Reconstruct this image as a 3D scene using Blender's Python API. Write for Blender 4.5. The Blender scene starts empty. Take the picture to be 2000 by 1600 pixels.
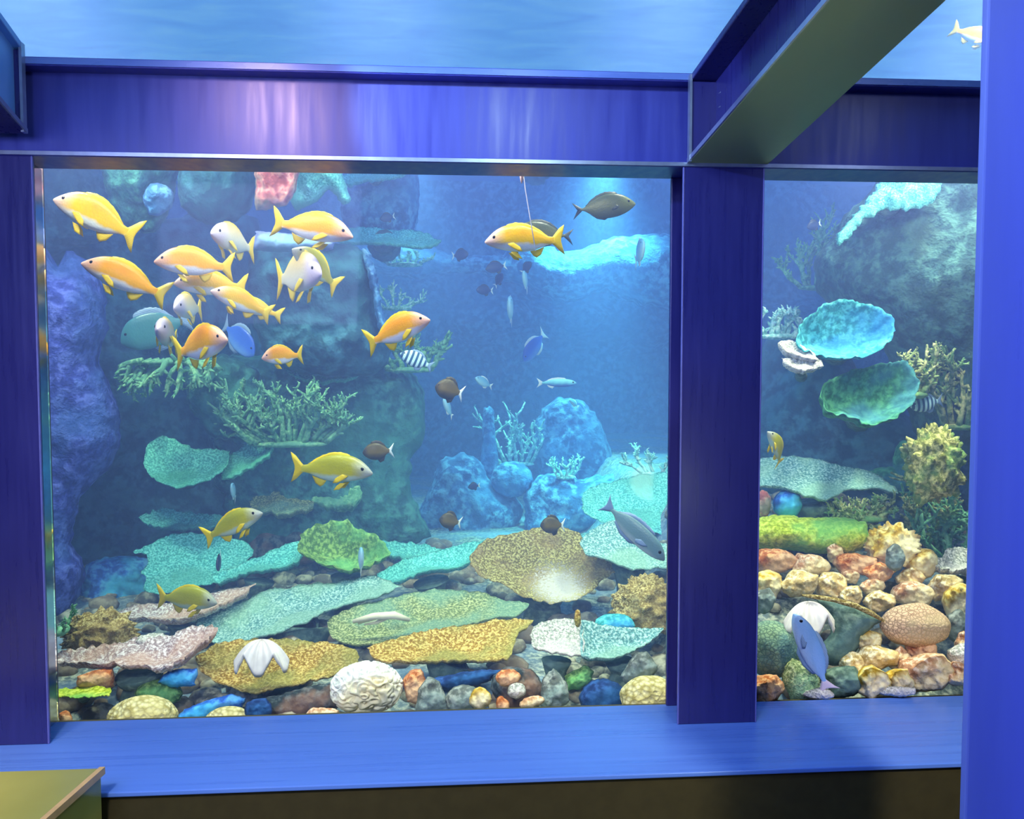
import bpy, bmesh, math, random
import numpy as np
from mathutils import Vector, Matrix, noise
from mathutils.geometry import delaunay_2d_cdt

random.seed(7)
SC = bpy.context.scene
COL = SC.collection
R = math.radians

# ------------------------------------------------------------------ camera
CAM = Vector((0.0, -2.65, 1.55))
FPX = 1600.0
YAW, PITCH = R(4.0), R(2.9)
FW = Vector((math.sin(YAW) * math.cos(PITCH), math.cos(YAW) * math.cos(PITCH), -math.sin(PITCH)))
RT = Vector((math.cos(YAW), -math.sin(YAW), 0.0))
UP = RT.cross(FW)
cd = bpy.data.cameras.new('camera'); cam = bpy.data.objects.new('camera', cd); COL.objects.link(cam)
m = Matrix((RT, UP, -FW)).transposed().to_4x4(); m.translation = CAM
cam.matrix_world = m
cd.sensor_width = 36.0; cd.lens = 36.0 * FPX / 2000.0; cd.clip_start = 0.05
SC.camera = cam


def ray(px, py):
    return FW + RT * ((px - 1000.0) / FPX) + UP * ((800.0 - py) / FPX)


def at(px, py, D):
    """The point of the place seen at a photograph position, D metres in front of the lens."""
    return CAM + ray(px, py) * D


def at_y(px, py, Y):
    r = ray(px, py)
    return CAM + r * ((Y - CAM.y) / r.y)


def on_plane(px, py, P, n):
    r = ray(px, py)
    return CAM + r * ((P - CAM).dot(n) / r.dot(n))


def lin(c):
    c = c / 255.0
    return c / 12.92 if c <= 0.04045 else ((c + 0.055) / 1.055) ** 2.4


def S(r, g, b):
    return (lin(r), lin(g), lin(b), 1.0)


# ------------------------------------------------------------------ objects
def tag(o, label=None, cat=None, group=None, kind=None):
    if label: o['label'] = label
    if cat: o['category'] = cat
    if group: o['group'] = group
    if kind: o['kind'] = kind
    return o


def empty(name, loc=(0, 0, 0)):
    o = bpy.data.objects.new(name, None); COL.objects.link(o)
    o.location = loc; o.empty_display_size = 0.05
    return o


def link_mesh(name, verts, faces, mat, parent=None, loc=None, smooth=True):
    me = bpy.data.meshes.new(name)
    me.from_pydata([tuple(v) for v in verts], [], faces)
    me.update()
    if smooth:
        me.polygons.foreach_set('use_smooth', [True] * len(me.polygons))
    o = bpy.data.objects.new(name, me); COL.objects.link(o)
    for k in (mat if isinstance(mat, (list, tuple)) else [mat]):
        if k: me.materials.append(k)
    if loc is not None: o.location = loc
    if parent is not None: o.parent = parent
    return o


def bm_obj(name, bm, mat, parent=None, smooth=False, loc=None):
    bmesh.ops.recalc_face_normals(bm, faces=bm.faces)
    me = bpy.data.meshes.new(name); bm.to_mesh(me); bm.free()
    if smooth: me.polygons.foreach_set('use_smooth', [True] * len(me.polygons))
    o = bpy.data.objects.new(name, me); COL.objects.link(o)
    if mat: me.materials.append(mat)
    if parent is not None: o.parent = parent
    if loc is not None: o.location = loc
    return o


def box_bm(x0, x1, y0, y1, z0, z1, bev=0.0, bm=None):
    bm = bm or bmesh.new()
    vs = [bm.verts.new((x, y, z)) for x in (x0, x1) for y in (y0, y1) for z in (z0, z1)]
    fs = []
    for q in ((0, 1, 3, 2), (4, 6, 7, 5), (0, 4, 5, 1), (2, 3, 7, 6), (0, 2, 6, 4), (1, 5, 7, 3)):
        fs.append(bm.faces.new([vs[i] for i in q]))
    if bev:
        es = list({e for f in fs for e in f.edges})
        bmesh.ops.bevel(bm, geom=es, offset=bev, segments=2, affect='EDGES', profile=0.5)
    return bm


def prism_bm(poly, vec, bev=0.0, bm=None):
    """Closed polygon (list of Vectors) extruded along vec."""
    bm = bm or bmesh.new()
    a = [bm.verts.new(p) for p in poly]; b = [bm.verts.new(p + vec) for p in poly]
    fs = [bm.faces.new(a), bm.faces.new(list(reversed(b)))]
    n = len(poly)
    for i in range(n):
        fs.append(bm.faces.new((a[i], b[i], b[(i + 1) % n], a[(i + 1) % n])))
    if bev:
        es = list({e for f in fs for e in f.edges})
        bmesh.ops.bevel(bm, geom=es, offset=bev, segments=2, affect='EDGES', profile=0.5)
    return bm


def tube_geo(pts, rads, seg=8, verts=None, faces=None, cap=True):
    verts = [] if verts is None else verts; faces = [] if faces is None else faces
    base = len(verts); n = len(pts); prev = None
    for i, p in enumerate(pts):
        t = (pts[min(i + 1, n - 1)] - pts[max(i - 1, 0)])
        t = t.normalized() if t.length > 1e-9 else Vector((0, 0, 1))
        if prev is None:
            prev = t.orthogonal().normalized()
        u = (prev - t * prev.dot(t)); u = u.normalized() if u.length > 1e-6 else t.orthogonal().normalized()
        prev = u; w = t.cross(u)
        for k in range(seg):
            a = 2 * math.pi * k / seg
            verts.append(p + (u * math.cos(a) + w * math.sin(a)) * rads[i])
    for i in range(n - 1):
        for k in range(seg):
            a = base + i * seg + k; b = base + i * seg + (k + 1) % seg
            faces.append((a, b, b + seg, a + seg))
    if cap:
        faces.append(tuple(base + k for k in reversed(range(seg))))
        faces.append(tuple(base + (n - 1) * seg + k for k in range(seg)))
    return verts, faces


# ------------------------------------------------------------------ outlines
def catmull(pts, step):
    n = len(pts); P = [np.array(p, float) for p in pts]; out = []
    for i in range(n):
        p0, p1, p2, p3 = P[i - 1], P[i], P[(i + 1) % n], P[(i + 2) % n]
        k = max(1, int(np.linalg.norm(p2 - p1) / step))
        for j in range(k):
            t = j / k
            c = 0.5 * ((2 * p1) + (-p0 + p2) * t * 0.8 + (2 * p0 - 5 * p1 + 4 * p2 - p3) * t * t + (-p0 + 3 * p1 - 3 * p2 + p3) * t ** 3)
            l = p1 + (p2 - p1) * t
            out.append(c * 0.6 + l * 0.4)
    return np.array(out)


def inside(poly, q):
    x, y = q[:, 0], q[:, 1]; r = np.zeros(len(q), bool); n = len(poly)
    for i in range(n):
        x0, y0 = poly[i]; x1, y1 = poly[(i + 1) % n]
        c = (y0 > y) != (y1 > y)
        if abs(y1 - y0) > 1e-12:
            r ^= c & (x < (x1 - x0) * (y - y0) / (y1 - y0) + x0)
    return r


def edge_dist(poly, q):
    a = poly; b = np.roll(poly, -1, 0); d = b - a
    L = np.maximum((d ** 2).sum(1), 1e-12)
    best = np.full(len(q), 1e9)
    for i in range(len(a)):
        w = q - a[i]
        t = np.clip((w @ d[i]) / L[i], 0, 1)
        e = w - t[:, None] * d[i]
        best = np.minimum(best, np.sqrt((e ** 2).sum(1)))
    return best


def fill_outline(pts, step, jag=0.0, seed=0):
    bd = catmull(pts, step)
    if jag:
        c = np.roll(bd, -1, 0) - np.roll(bd, 1, 0)
        nrm = np.stack([c[:, 1], -c[:, 0]], 1); nrm /= np.maximum(np.linalg.norm(nrm, axis=1), 1e-6)[:, None]
        for i in range(len(bd)):
            v = noise.noise(Vector((bd[i][0] * 0.09, bd[i][1] * 0.09, seed * 3.7))) + 0.6 * noise.noise(Vector((bd[i][0] * 0.27, bd[i][1] * 0.27, seed * 1.3 + 9)))
            bd[i] += nrm[i] * v * jag
    lo, hi = bd.min(0), bd.max(0); rnd = random.Random(seed + 11)
    g = []; y = lo[1] + step * 0.5; row = 0
    while y < hi[1]:
        x = lo[0] + (0.5 if row % 2 else 0.0) * step
        while x < hi[0]:
            g.append((x + rnd.uniform(-.18, .18) * step, y + rnd.uniform(-.18, .18) * step)); x += step
        y += step * 0.87; row += 1
    g = np.array(g) if g else np.zeros((0, 2))
    if len(g):
        g = g[inside(bd, g)]
    if len(g):
        g = g[edge_dist(bd, g) > step * 0.45]
    n = len(bd)
    vin = [Vector((p[0], p[1])) for p in bd] + [Vector((p[0], p[1])) for p in g]
    res = delaunay_2d_cdt(vin, [(i, (i + 1) % n) for i in range(n)], [], 1, 1e-5)
    V = np.array([(v.x, v.y) for v in res[0]]); F = [tuple(f) for f in res[2]]
    d = edge_dist(bd, V)
    d[d < 1e-3] = 0.0
    return V, F, d


def solid_from_outline(name, pts, D, mat, parent=None, mode='blob', tilt=0.0, roll=0.0, bulge=None, back=None, thick=0.02,
                       bowl=0.0, amp=0.1, nscale=None, jag=2.0, cells=26, seed=0, label=None, cat=None, group=None, kind=None, edge_pow=0.5):
    """An outline with its own distance, real size and thickness, swollen into a closed solid (blob) or a thin curved slab (plate)."""
    P = np.array(pts, float); w = np.ptp(P[:, 0]); h = np.ptp(P[:, 1])
    step = max(2.2, math.sqrt(w * h) / cells)
    V, F, d = fill_outline(pts, step, jag, seed)
    c = (P.min(0) + P.max(0)) / 2
    C0 = at(c[0], c[1], D)
    if mode == 'blob':
        n = (CAM - C0).normalized()
        n = (n + Vector((0, 0, math.tan(R(tilt)) if tilt else 0))).normalized()
    else:
        n = Vector((math.sin(R(roll)), -math.sin(R(tilt)), math.cos(R(tilt)))).normalized()
    mpp = D / FPX
    dm = max(d.max(), 1e-6)
    if bulge is None: bulge = 0.8 * dm * mpp
    if back is None: back = bulge
    if nscale is None: nscale = 3.0 / (max(w, h) * mpp)
    top, bot = [], []
    off = Vector((seed * 5.13, seed * 2.7, seed * 1.9))
    for (x, y), di in zip(V, d):
        p = on_plane(x, y, C0, n) - C0
        t = min(1.0, di / dm)
        q = p * nscale + off
        nz = noise.noise(q) + 0.5 * noise.noise(q * 2.3) + 0.25 * noise.noise(q * 5.1) + 0.18 * noise.noise(q * 11.0)
        if mode == 'blob':
            pr = math.sqrt(max(0.0, 1 - (1 - t) ** 2)) ** (edge_pow * 2)
            a = bulge * pr + amp * nz * pr
            top.append(p + n * max(a, 0.0 if di == 0 else 0.002))
            bot.append(p - n * back * pr)
        else:
            a = bowl * (1 - t) ** 2 + amp * nz * (0.4 + 0.6 * t)
            if di == 0:
                top.append(p + n * a); bot.append(p + n * a)
            else:
                k = min(1.0, t * 3.0)
                top.append(p + n * (a + 0.25 * thick * k)); bot.append(p + n * (a - thick * (0.35 + 0.65 * k)))
    nV = len(V); verts = list(top); faces = []
    idx = {}
    for i in range(nV):
        if d[i] == 0: idx[i] = i
        else:
            idx[i] = len(verts); verts.append(bot[i])
    for f in F:
        a, b, c_ = (verts[f[0]], verts[f[1]], verts[f[2]])
        g = f if (b - a).cross(c_ - a).dot(n) > 0 else tuple(reversed(f))
        faces.append(g); h_ = tuple(idx[i] for i in reversed(g))
        if set(h_) != set(g): faces.append(h_)
    o = link_mesh(name, verts, faces, mat, parent, None)
    o.location = C0 if parent is None else C0 - parent.location
    tag(o, label, cat, group, kind)
    return o


def ground_z(x, y):
    s = max(0.0, min(1.0, (y - 0.1) / 2.0))
    q = max(0.0, min(1.0, (x - 0.85) / 0.35)); q = q * q * (3 - 2 * q); h = 0.45
    for (a, za), (b, zb) in zip(((.0, 0), (.22, .02), (.6, .25), (.8, .33), (1.15, .42)), ((.22, .02), (.6, .25), (.8, .33), (1.15, .42), (3.0, .45))):
        if a <= y < b: h = za + (zb - za) * (y - a) / (b - a)
    return 0.24 + 0.17 * s + q * h + 0.02 * noise.noise(Vector((x * 1.7, y * 1.7, 0.3)))


def stalk_to_ground(parent, top, r0, mat, seed=0, name='stalk', zend=None):
    """Tapered foot from the underside of a plate to the seabed."""
    z = ground_z(top.x, top.y) - 0.01 if zend is None else zend
    if top.z - z < 0.02: return None
    pts, rr = [], []
    for i in range(9):
        t = i / 8
        w = Vector((noise.noise(Vector((seed, t * 2, 1))), noise.noise(Vector((seed, t * 2, 7))), 0)) * 0.02 * math.sin(t * math.pi)
        pts.append(Vector((top.x, top.y, top.z + (z - top.z) * t)) + w - parent.location)
        rr.append(r0 * (1.2 - 1.1 * t if t < 0.35 else 0.815 + 0.25 * (t - 0.35)))
    v, f = tube_geo(pts, rr, 14)
    return link_mesh(name, v, f, mat, parent)


# ------------------------------------------------------------------ materials
def new_mat(name):
    mt = bpy.data.materials.new(name); mt.use_nodes = True
    nt = mt.node_tree; nt.nodes.clear()
    out = nt.nodes.new('ShaderNodeOutputMaterial')
    return mt, nt, out


def nd(nt, typ, **kw):
    n = nt.nodes.new(typ)
    for k, v in kw.items():
        if k in n.inputs.keys(): n.inputs[k].default_value = v
        else: setattr(n, k, v)
    return n


def ramp(nt, fac, stops, interp='LINEAR'):
    r = nt.nodes.new('ShaderNodeValToRGB'); cr = r.color_ramp; cr.interpolation = interp
    while len(cr.elements) < len(stops): cr.elements.new(0.5)
    for e, (p, c) in zip(cr.elements, stops): e.position = p; e.color = c
    nt.links.new(fac, r.inputs[0])
    return r.outputs[0]


def mixc(nt, fac, a, b, typ='MIX'):
    x = nt.nodes.new('ShaderNodeMix'); x.data_type = 'RGBA'; x.blend_type = typ
    for s, v in ((x.inputs[0], fac), (x.inputs[6], a), (x.inputs[7], b)):
        if hasattr(v, 'links'): nt.links.new(v, s)
        else: s.default_value = v
    return x.outputs[2]


def coral(name, c1, c2, scale=70.0, bump=0.5, c3=None, pscale=5.0, rough=0.85, style='grain', dist=0.01, heart=None):
    """Porous coral and rock: two colours in a fine grain, a third in broad patches, the grain raised as relief."""
    mt, nt, out = new_mat(name)
    tc = nd(nt, 'ShaderNodeTexCoord'); b = nd(nt, 'ShaderNodeBsdfPrincipled')
    b.inputs['Roughness'].default_value = rough; b.inputs['Specular IOR Level'].default_value = 0.15
    n1 = nd(nt, 'ShaderNodeTexNoise'); n1.inputs['Scale'].default_value = scale; n1.inputs['Detail'].default_value = 3.0; n1.inputs['Roughness'].default_value = .62
    nt.links.new(tc.outputs['Object'], n1.inputs['Vector'])
    h = n1.outputs['Fac']
    col = ramp(nt, h, [(0.40, tuple(k * .72 for k in c1[:3]) + (1,)), (0.47, c1), (0.60, c2)])
    if style == 'brain':
        v = nd(nt, 'ShaderNodeTexVoronoi'); v.feature = 'DISTANCE_TO_EDGE'; v.inputs['Scale'].default_value = scale
        nt.links.new(tc.outputs['Object'], v.inputs['Vector']); h = v.outputs['Distance']
        col = ramp(nt, h, [(0.0, c1), (0.16, c2)])
    elif style == 'polyps':
        v = nd(nt, 'ShaderNodeTexVoronoi'); v.inputs['Scale'].default_value = scale
        nt.links.new(tc.outputs['Object'], v.inputs['Vector']); h = v.outputs['Distance']
        col = ramp(nt, h, [(0.15, c2), (0.75, c1)])
    if c3:
        n2 = nd(nt, 'ShaderNodeTexNoise'); n2.inputs['Scale'].default_value = pscale; n2.inputs['Detail'].default_value = 3.0
        nt.links.new(tc.outputs['Object'], n2.inputs['Vector'])
        f = ramp(nt, n2.outputs['Fac'], [(0.45, (0, 0, 0, 1)), (0.6, (1, 1, 1, 1))])
        col = mixc(nt, f, col, mixc(nt, 0.65, col, c3))
    if heart:
        ds = nd(nt, 'ShaderNodeVectorMath', operation='DISTANCE'); ds.inputs[1].default_value = heart[0]; nt.links.new(tc.outputs['Object'], ds.inputs[0])
        ma = nd(nt, 'ShaderNodeMath', operation='MULTIPLY_ADD'); ma.inputs[1].default_value = heart[1] * 2.4; nt.links.new(n1.outputs['Fac'], ma.inputs[0]); nt.links.new(ds.outputs['Value'], ma.inputs[2])
        hr = nd(nt, 'ShaderNodeMapRange'); hr.inputs[1].default_value = heart[1] * 2.3; hr.inputs[2].default_value = heart[1] * 1.75; nt.links.new(ma.outputs[0], hr.inputs[0])
        col = mixc(nt, hr.outputs[0], col, heart[2])
    nt.links.new(col, b.inputs['Base Color'])
    bp = nd(nt, 'ShaderNodeBump'); bp.inputs['Strength'].default_value = bump; bp.inputs['Distance'].default_value = dist
    nt.links.new(h, bp.inputs['Height']); nt.links.new(bp.outputs[0], b.inputs['Normal'])
    nt.links.new(b.outputs[0], out.inputs['Surface'])
    return mt


def plain(name, c, rough=0.5, metal=0.0, spec=0.5, coat=0.0):
    mt, nt, out = new_mat(name); b = nd(nt, 'ShaderNodeBsdfPrincipled')
    tc = nd(nt, 'ShaderNodeTexCoord'); n1 = nd(nt, 'ShaderNodeTexNoise'); n1.inputs['Scale'].default_value = 30.0
    nt.links.new(tc.outputs['Object'], n1.inputs['Vector'])
    dk = tuple(x * 0.86 for x in c[:3]) + (1,)
    nt.links.new(ramp(nt, n1.outputs['Fac'], [(0.35, dk), (0.65, c)]), b.inputs['Base Color'])
    b.inputs['Roughness'].default_value = rough; b.inputs['Metallic'].default_value = metal
    b.inputs['Specular IOR Level'].default_value = spec; b.inputs['Coat Weight'].default_value = coat
    nt.links.new(b.outputs[0], out.inputs['Surface'])
    return mt


def painted_steel(name, c1, c2, rough=0.35, stretch=(40, 40, 3), bump=0.15, spec=0.5):
    """Glossy paint with faint streaks along one direction."""
    mt, nt, out = new_mat(name); b = nd(nt, 'ShaderNodeBsdfPrincipled')
    tc = nd(nt, 'ShaderNodeTexCoord'); mp = nd(nt, 'ShaderNodeMapping'); mp.inputs['Scale'].default_value = stretch
    nt.links.new(tc.outputs['Object'], mp.inputs['Vector'])
    n1 = nd(nt, 'ShaderNodeTexNoise'); n1.inputs['Scale'].default_value = 1.0; n1.inputs['Detail'].default_value = 5.0
    nt.links.new(mp.outputs[0], n1.inputs['Vector'])
    nt.links.new(ramp(nt, n1.outputs['Fac'], [(0.3, c1), (0.7, c2)]), b.inputs['Base Color'])
    r2 = ramp(nt, n1.outputs['Fac'], [(0.3, (rough * 0.8,) * 3 + (1,)), (0.7, (rough * 1.25,) * 3 + (1,))])
    nt.links.new(r2, b.inputs['Roughness']); b.inputs['Specular IOR Level'].default_value = spec
    bp = nd(nt, 'ShaderNodeBump'); bp.inputs['Strength'].default_value = bump; bp.inputs['Distance'].default_value = 0.003
    nt.links.new(n1.outputs['Fac'], bp.inputs['Height']); nt.links.new(bp.outputs[0], b.inputs['Normal'])
    nt.links.new(b.outputs[0], out.inputs['Surface'])
    return mt


def pane_mat(name, tint, refl):
    mt, nt, out = new_mat(name)
    t = nd(nt, 'ShaderNodeBsdfTransparent', Color=tint); g = nd(nt, 'ShaderNodeBsdfGlossy', Color=(1, 1, 1, 1), Roughness=0.03)
    lw = nd(nt, 'ShaderNodeFresnel'); lw.inputs['IOR'].default_value = refl
    mx = nd(nt, 'ShaderNodeMixShader')
    nt.links.new(lw.outputs[0], mx.inputs[0]); nt.links.new(t.outputs[0], mx.inputs[1]); nt.links.new(g.outputs[0], mx.inputs[2])
    nt.links.new(mx.outputs[0], out.inputs['Surface'])
    return mt
# ------------------------------------------------------------------ fish
PROFILE = {   # x, top, bottom, half width (nose at +0.5, tail root near -0.33, length with tail 1)
    'snapper': [(.500, -.012, -.026, .004), (.470, .022, -.046, .024), (.42, .066, -.066, .046), (.35, .118, -.088, .064), (.26, .156, -.106, .076),
                (.14, .176, -.120, .080), (.02, .168, -.122, .074), (-.10, .134, -.108, .060), (-.20, .090, -.076, .042), (-.28, .050, -.048, .025), (-.34, .040, -.040, .012), (-.37, .042, -.042, .005)],
    'rabbit': [(.500, -.010, -.030, .004), (.47, .030, -.060, .024), (.41, .085, -.105, .042), (.32, .150, -.150, .054), (.20, .195, -.185, .060),
               (.06, .205, -.195, .060), (-.08, .172, -.172, .050), (-.20, .105, -.110, .034), (-.28, .045, -.050, .018), (-.33, .020, -.022, .010), (-.37, .020, -.020, .005)],
    'damsel': [(.500, .000, -.020, .006), (.46, .070, -.080, .040), (.38, .150, -.140, .068), (.26, .215, -.200, .086), (.10, .240, -.225, .090),
               (-.06, .215, -.205, .076), (-.18, .150, -.145, .052), (-.26, .080, -.080, .030), (-.32, .055, -.055, .014), (-.35, .055, -.055, .006)],
    'tang': [(.500, -.020, -.040, .005), (.47, .030, -.065, .024), (.41, .085, -.105, .040), (.32, .132, -.135, .050), (.18, .158, -.155, .056),
             (.02, .158, -.158, .055), (-.13, .135, -.138, .045), (-.24, .085, -.090, .030), (-.31, .038, -.042, .017), (-.36, .030, -.032, .009), (-.38, .030, -.032, .005)],
    'slim': [(.500, .000, -.010, .004), (.46, .030, -.035, .022), (.38, .058, -.060, .034), (.24, .078, -.078, .040), (.06, .082, -.082, .040),
             (-.12, .066, -.066, .032), (-.25, .036, -.036, .018), (-.33, .020, -.020, .009), (-.37, .022, -.022, .004)],
}


def prof(kind, x):
    P = PROFILE[kind]
    if x >= P[0][0]: return P[0][1:]
    for a, b in zip(P, P[1:]):
        if b[0] <= x <= a[0]:
            t = (x - a[0]) / (b[0] - a[0])
            return tuple(a[i] + (b[i] - a[i]) * t for i in (1, 2, 3))
    return P[-1][1:]


def bend_y(x, k):
    return k * (min(x, .3) - .25) ** 2 if x < .25 else 0.0


def fish_body_geo(kind, k):
    xs = [p[0] for p in PROFILE[kind]]; N = 34; seg = 20
    X = [xs[0] + (xs[-1] - xs[0]) * (1 - math.cos(math.pi * (i / (N - 1)) ** 0.85)) / 2 for i in range(N)]
    raw = [prof(kind, x) for x in X]
    sm = [tuple((raw[max(i - 1, 0)][j] + 2 * raw[i][j] + raw[min(i + 1, N - 1)][j]) / 4 for j in range(3)) for i in range(N)]
    V, F = [], []
    for x, (zt, zb, w) in zip(X, sm):
        zc, hh = (zt + zb) / 2, (zt - zb) / 2
        for s in range(seg):
            a = 2 * math.pi * s / seg
            ca, sa = math.cos(a), math.sin(a)
            V.append((x, math.copysign(abs(ca) ** 0.85, ca) * w + bend_y(x, k), zc + math.copysign(abs(sa) ** 1.05, sa) * hh))
    for i in range(N - 1):
        for s in range(seg):
            a, b = i * seg + s, i * seg + (s + 1) % seg
            F.append((a, a + seg, b + seg, b))
    F.append(tuple(range(seg))); F.append(tuple((N - 1) * seg + s for s in reversed(range(seg))))
    return V, F


def fin_geo(poly, k, th=0.008, y0=0.0, splay=0.0, wave=0.0):
    """A closed outline in the fish's mid plane given a thickness that thins to the rim."""
    pl = [(p[0], p[1]) for p in poly]
    cx = sum(p[0] for p in pl) / len(pl); cz = sum(p[1] for p in pl) / len(pl)
    z0 = pl[0][1]
    def lat(x, z):
        return bend_y(x, k) + y0 + splay * abs(z - z0) + wave * math.sin((x * 9 + z * 14))
    V, F = [], []; n = len(pl)
    for s in (1, -1):
        for (x, z) in pl: V.append((x, lat(x, z) + s * th * 0.3, z))
        for (x, z) in pl:
            x2, z2 = cx + (x - cx) * .55, cz + (z - cz) * .55
            V.append((x2, lat(x2, z2) + s * th, z2))
        V.append((cx, lat(cx, cz) + s * th, cz))
    o = 2 * n + 1
    for side in (0, 1):
        b = side * o
        for i in range(n):
            j = (i + 1) % n
            q = (b + i, b + j, b + n + j, b + n + i); t = (b + n + i, b + n + j, b + 2 * n)
            F.append(q if side else tuple(reversed(q))); F.append(t if side else tuple(reversed(t)))
    for i in range(n):
        j = (i + 1) % n
        F.append((i, j, o + j, o + i))
    return V, F


def arc(pts, sub=3):
    """Rounds an open polyline a little."""
    out = []
    for a, b in zip(pts, pts[1:]):
        for i in range(sub):
            t = i / sub; out.append((a[0] + (b[0] - a[0]) * t, a[1] + (b[1] - a[1]) * t))
    out.append(pts[-1])
    return out


FINS = {
    'snapper': {'tail_fin': [(-.345, .036), (-.38, .070), (-.44, .135), (-.505, .175), (-.492, .11), (-.462, .03), (-.458, -.01), (-.478, -.08), (-.505, -.155), (-.44, -.115), (-.38, -.06), (-.345, -.036)],
                'dorsal_fin': 'auto', 'anal_fin': [(-.06, -.115), (-.10, -.165), (-.14, -.185), (-.20, -.150), (-.24, -.068), (-.15, -.098)],
                'pelvic_fin': [(.20, -.125), (.13, -.195), (.06, -.205), (.09, -.160), (.13, -.128)],
                'pectoral_fin': [(.24, -.045), (.19, -.085), (.11, -.125), (.06, -.125), (.09, -.075), (.17, -.03)]},
    'rabbit': {'tail_fin': [(-.34, .018), (-.38, .045), (-.50, .130), (-.455, .05), (-.415, .0), (-.455, -.06), (-.50, -.150), (-.38, -.05), (-.34, -.018)],
               'dorsal_fin': 'auto', 'anal_fin': [(.06, -.185), (.0, -.215), (-.12, -.180), (-.22, -.100), (-.12, -.145)],
               'pectoral_fin': [(.26, -.03), (.20, -.07), (.13, -.085), (.15, -.03), (.20, .0)]},
    'damsel': {'tail_fin': [(-.31, .050), (-.36, .075), (-.50, .20), (-.455, .09), (-.41, .0), (-.455, -.09), (-.50, -.20), (-.36, -.075), (-.31, -.050)],
               'dorsal_fin': 'auto', 'anal_fin': [(.04, -.21), (-.04, -.29), (-.16, -.25), (-.22, -.115), (-.10, -.185)]},
    'tang': {'tail_fin': [(-.355, .028), (-.39, .055), (-.46, .110), (-.505, .165), (-.475, .06), (-.465, .0), (-.475, -.06), (-.505, -.165), (-.46, -.110), (-.39, -.055), (-.355, -.028)],
             'dorsal_fin': 'auto', 'anal_fin': [(.12, -.150), (.04, -.205), (-.12, -.195), (-.25, -.120), (-.26, -.075), (-.12, -.13)],
             'pectoral_fin': [(.26, -.02), (.20, -.07), (.10, -.10), (.08, -.06), (.15, .0)]},
    'slim': {'tail_fin': [(-.34, .018), (-.40, .05), (-.50, .10), (-.455, .03), (-.44, .0), (-.455, -.03), (-.50, -.10), (-.40, -.05), (-.34, -.018)],
             'dorsal_fin': 'auto', 'anal_fin': [(-.05, -.07), (-.10, -.115), (-.20, -.085), (-.24, -.035), (-.15, -.055)]},
}
DORSAL_H = {'snapper': .022, 'rabbit': .035, 'damsel': .06, 'tang': .05, 'slim': .03}


def dorsal_poly(kind):
    h = DORSAL_H[kind]; a, b = .24, -.27; up, lo = [], []; n = 15
    for i in range(n):
        x = a + (b - a) * i / (n - 1); zt = prof(kind, x)[0]
        e = math.sin(math.pi * min(1, .12 + .95 * i / (n - 1))) ** .5
        up.append((x - .02, zt + h * e * (1.0 if i % 2 else .84))); lo.append((x, zt - .02))
    return up + list(reversed(lo))


MESH = {}


def mesh_of(key, geo, mat):
    if key not in MESH:
        me = bpy.data.meshes.new(key[0]); me.from_pydata(geo[0], [], geo[1]); me.update()
        me.polygons.foreach_set('use_smooth', [True] * len(me.polygons)); me.materials.append(mat); MESH[key] = me
    return MESH[key]


def part(name, me, parent):
    o = bpy.data.objects.new(name, me); COL.objects.link(o); o.parent = parent
    return o


def eye_geo(kind):
    V, F = [], []; n, r = 12, 5
    for i in range(r + 1):
        a = math.pi / 2 * i / r
        for k in range(n):
            t = 2 * math.pi * k / n
            V.append((.018 * math.cos(t) * math.cos(a), .010 * math.sin(a), .018 * math.sin(t) * math.cos(a)))
    for i in range(r):
        for k in range(n):
            F.append((i * n + k, i * n + (k + 1) % n, (i + 1) * n + (k + 1) % n, (i + 1) * n + k))
    F.append(tuple(range(n)))
    return V, F


def fish(name, kind, nose, tail, label, cat='fish', group=None, mats=None, hs=1.0, ws=1.0, bend=0.0, roll=0.0, detail=2, skip=()):
    """nose and tail: photograph position and distance of the snout and of the tail's end."""
    pn, pt = at(*nose), at(*tail)
    ax = (pn - pt); L = ax.length; ax.normalize()
    up = Vector((0, 0, 1)); up = (up - ax * up.dot(ax)).normalized()
    up = Matrix.Rotation(R(roll), 3, ax) @ up
    ly = up.cross(ax)
    root = empty(name)
    M = Matrix((ax, ly, up)).transposed().to_4x4(); M.translation = (pn + pt) / 2
    root.matrix_world = M @ Matrix.Diagonal((L, L * ws, L * hs, 1))
    tag(root, label, cat, group)
    body, fin, tailm, eye = mats
    part('body', mesh_of((kind + '_body', body.name, bend), fish_body_geo(kind, bend), body), root)
    for fn, poly in FINS[kind].items():
        if fn in skip or (detail < 2 and fn in ('pelvic_fin', 'pectoral_fin')): continue
        if poly == 'auto': poly = dorsal_poly(kind)
        mt = tailm if fn == 'tail_fin' else fin
        if fn in ('pelvic_fin', 'pectoral_fin'):
            w = prof(kind, poly[0][0])[2] * (0.55 if fn == 'pelvic_fin' else 0.92)
            for s in (1, -1):
                part(fn, mesh_of((fn, kind, mt.name, bend, s), fin_geo(poly, bend, .006, s * w, s * (.3 if fn == 'pelvic_fin' else .22)), mt), root)
        else:
            part(fn, mesh_of((fn, kind, mt.name, bend), fin_geo(arc(poly + [poly[0]], 2)[:-1], bend, .007, wave=.004), mt), root)
    if detail > 1 or (detail == 1 and eye):
        ex, ez = {'snapper': (.395, .030), 'rabbit': (.40, .035), 'damsel': (.40, .05), 'tang': (.40, .03), 'slim': (.42, .012)}[kind]
        zt, zb, w = prof(kind, ex)
        yy = w * math.sqrt(max(0, 1 - ((ez - (zt + zb) / 2) / ((zt - zb) / 2)) ** 2)) * .93
        for s in (1, -1):
            e = part('eye', mesh_of(('eye', eye.name), eye_geo(kind), eye), root)
            e.location = (ex, s * yy, ez); e.scale = (1.15, s, 1.15 / hs)
    return root


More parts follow.
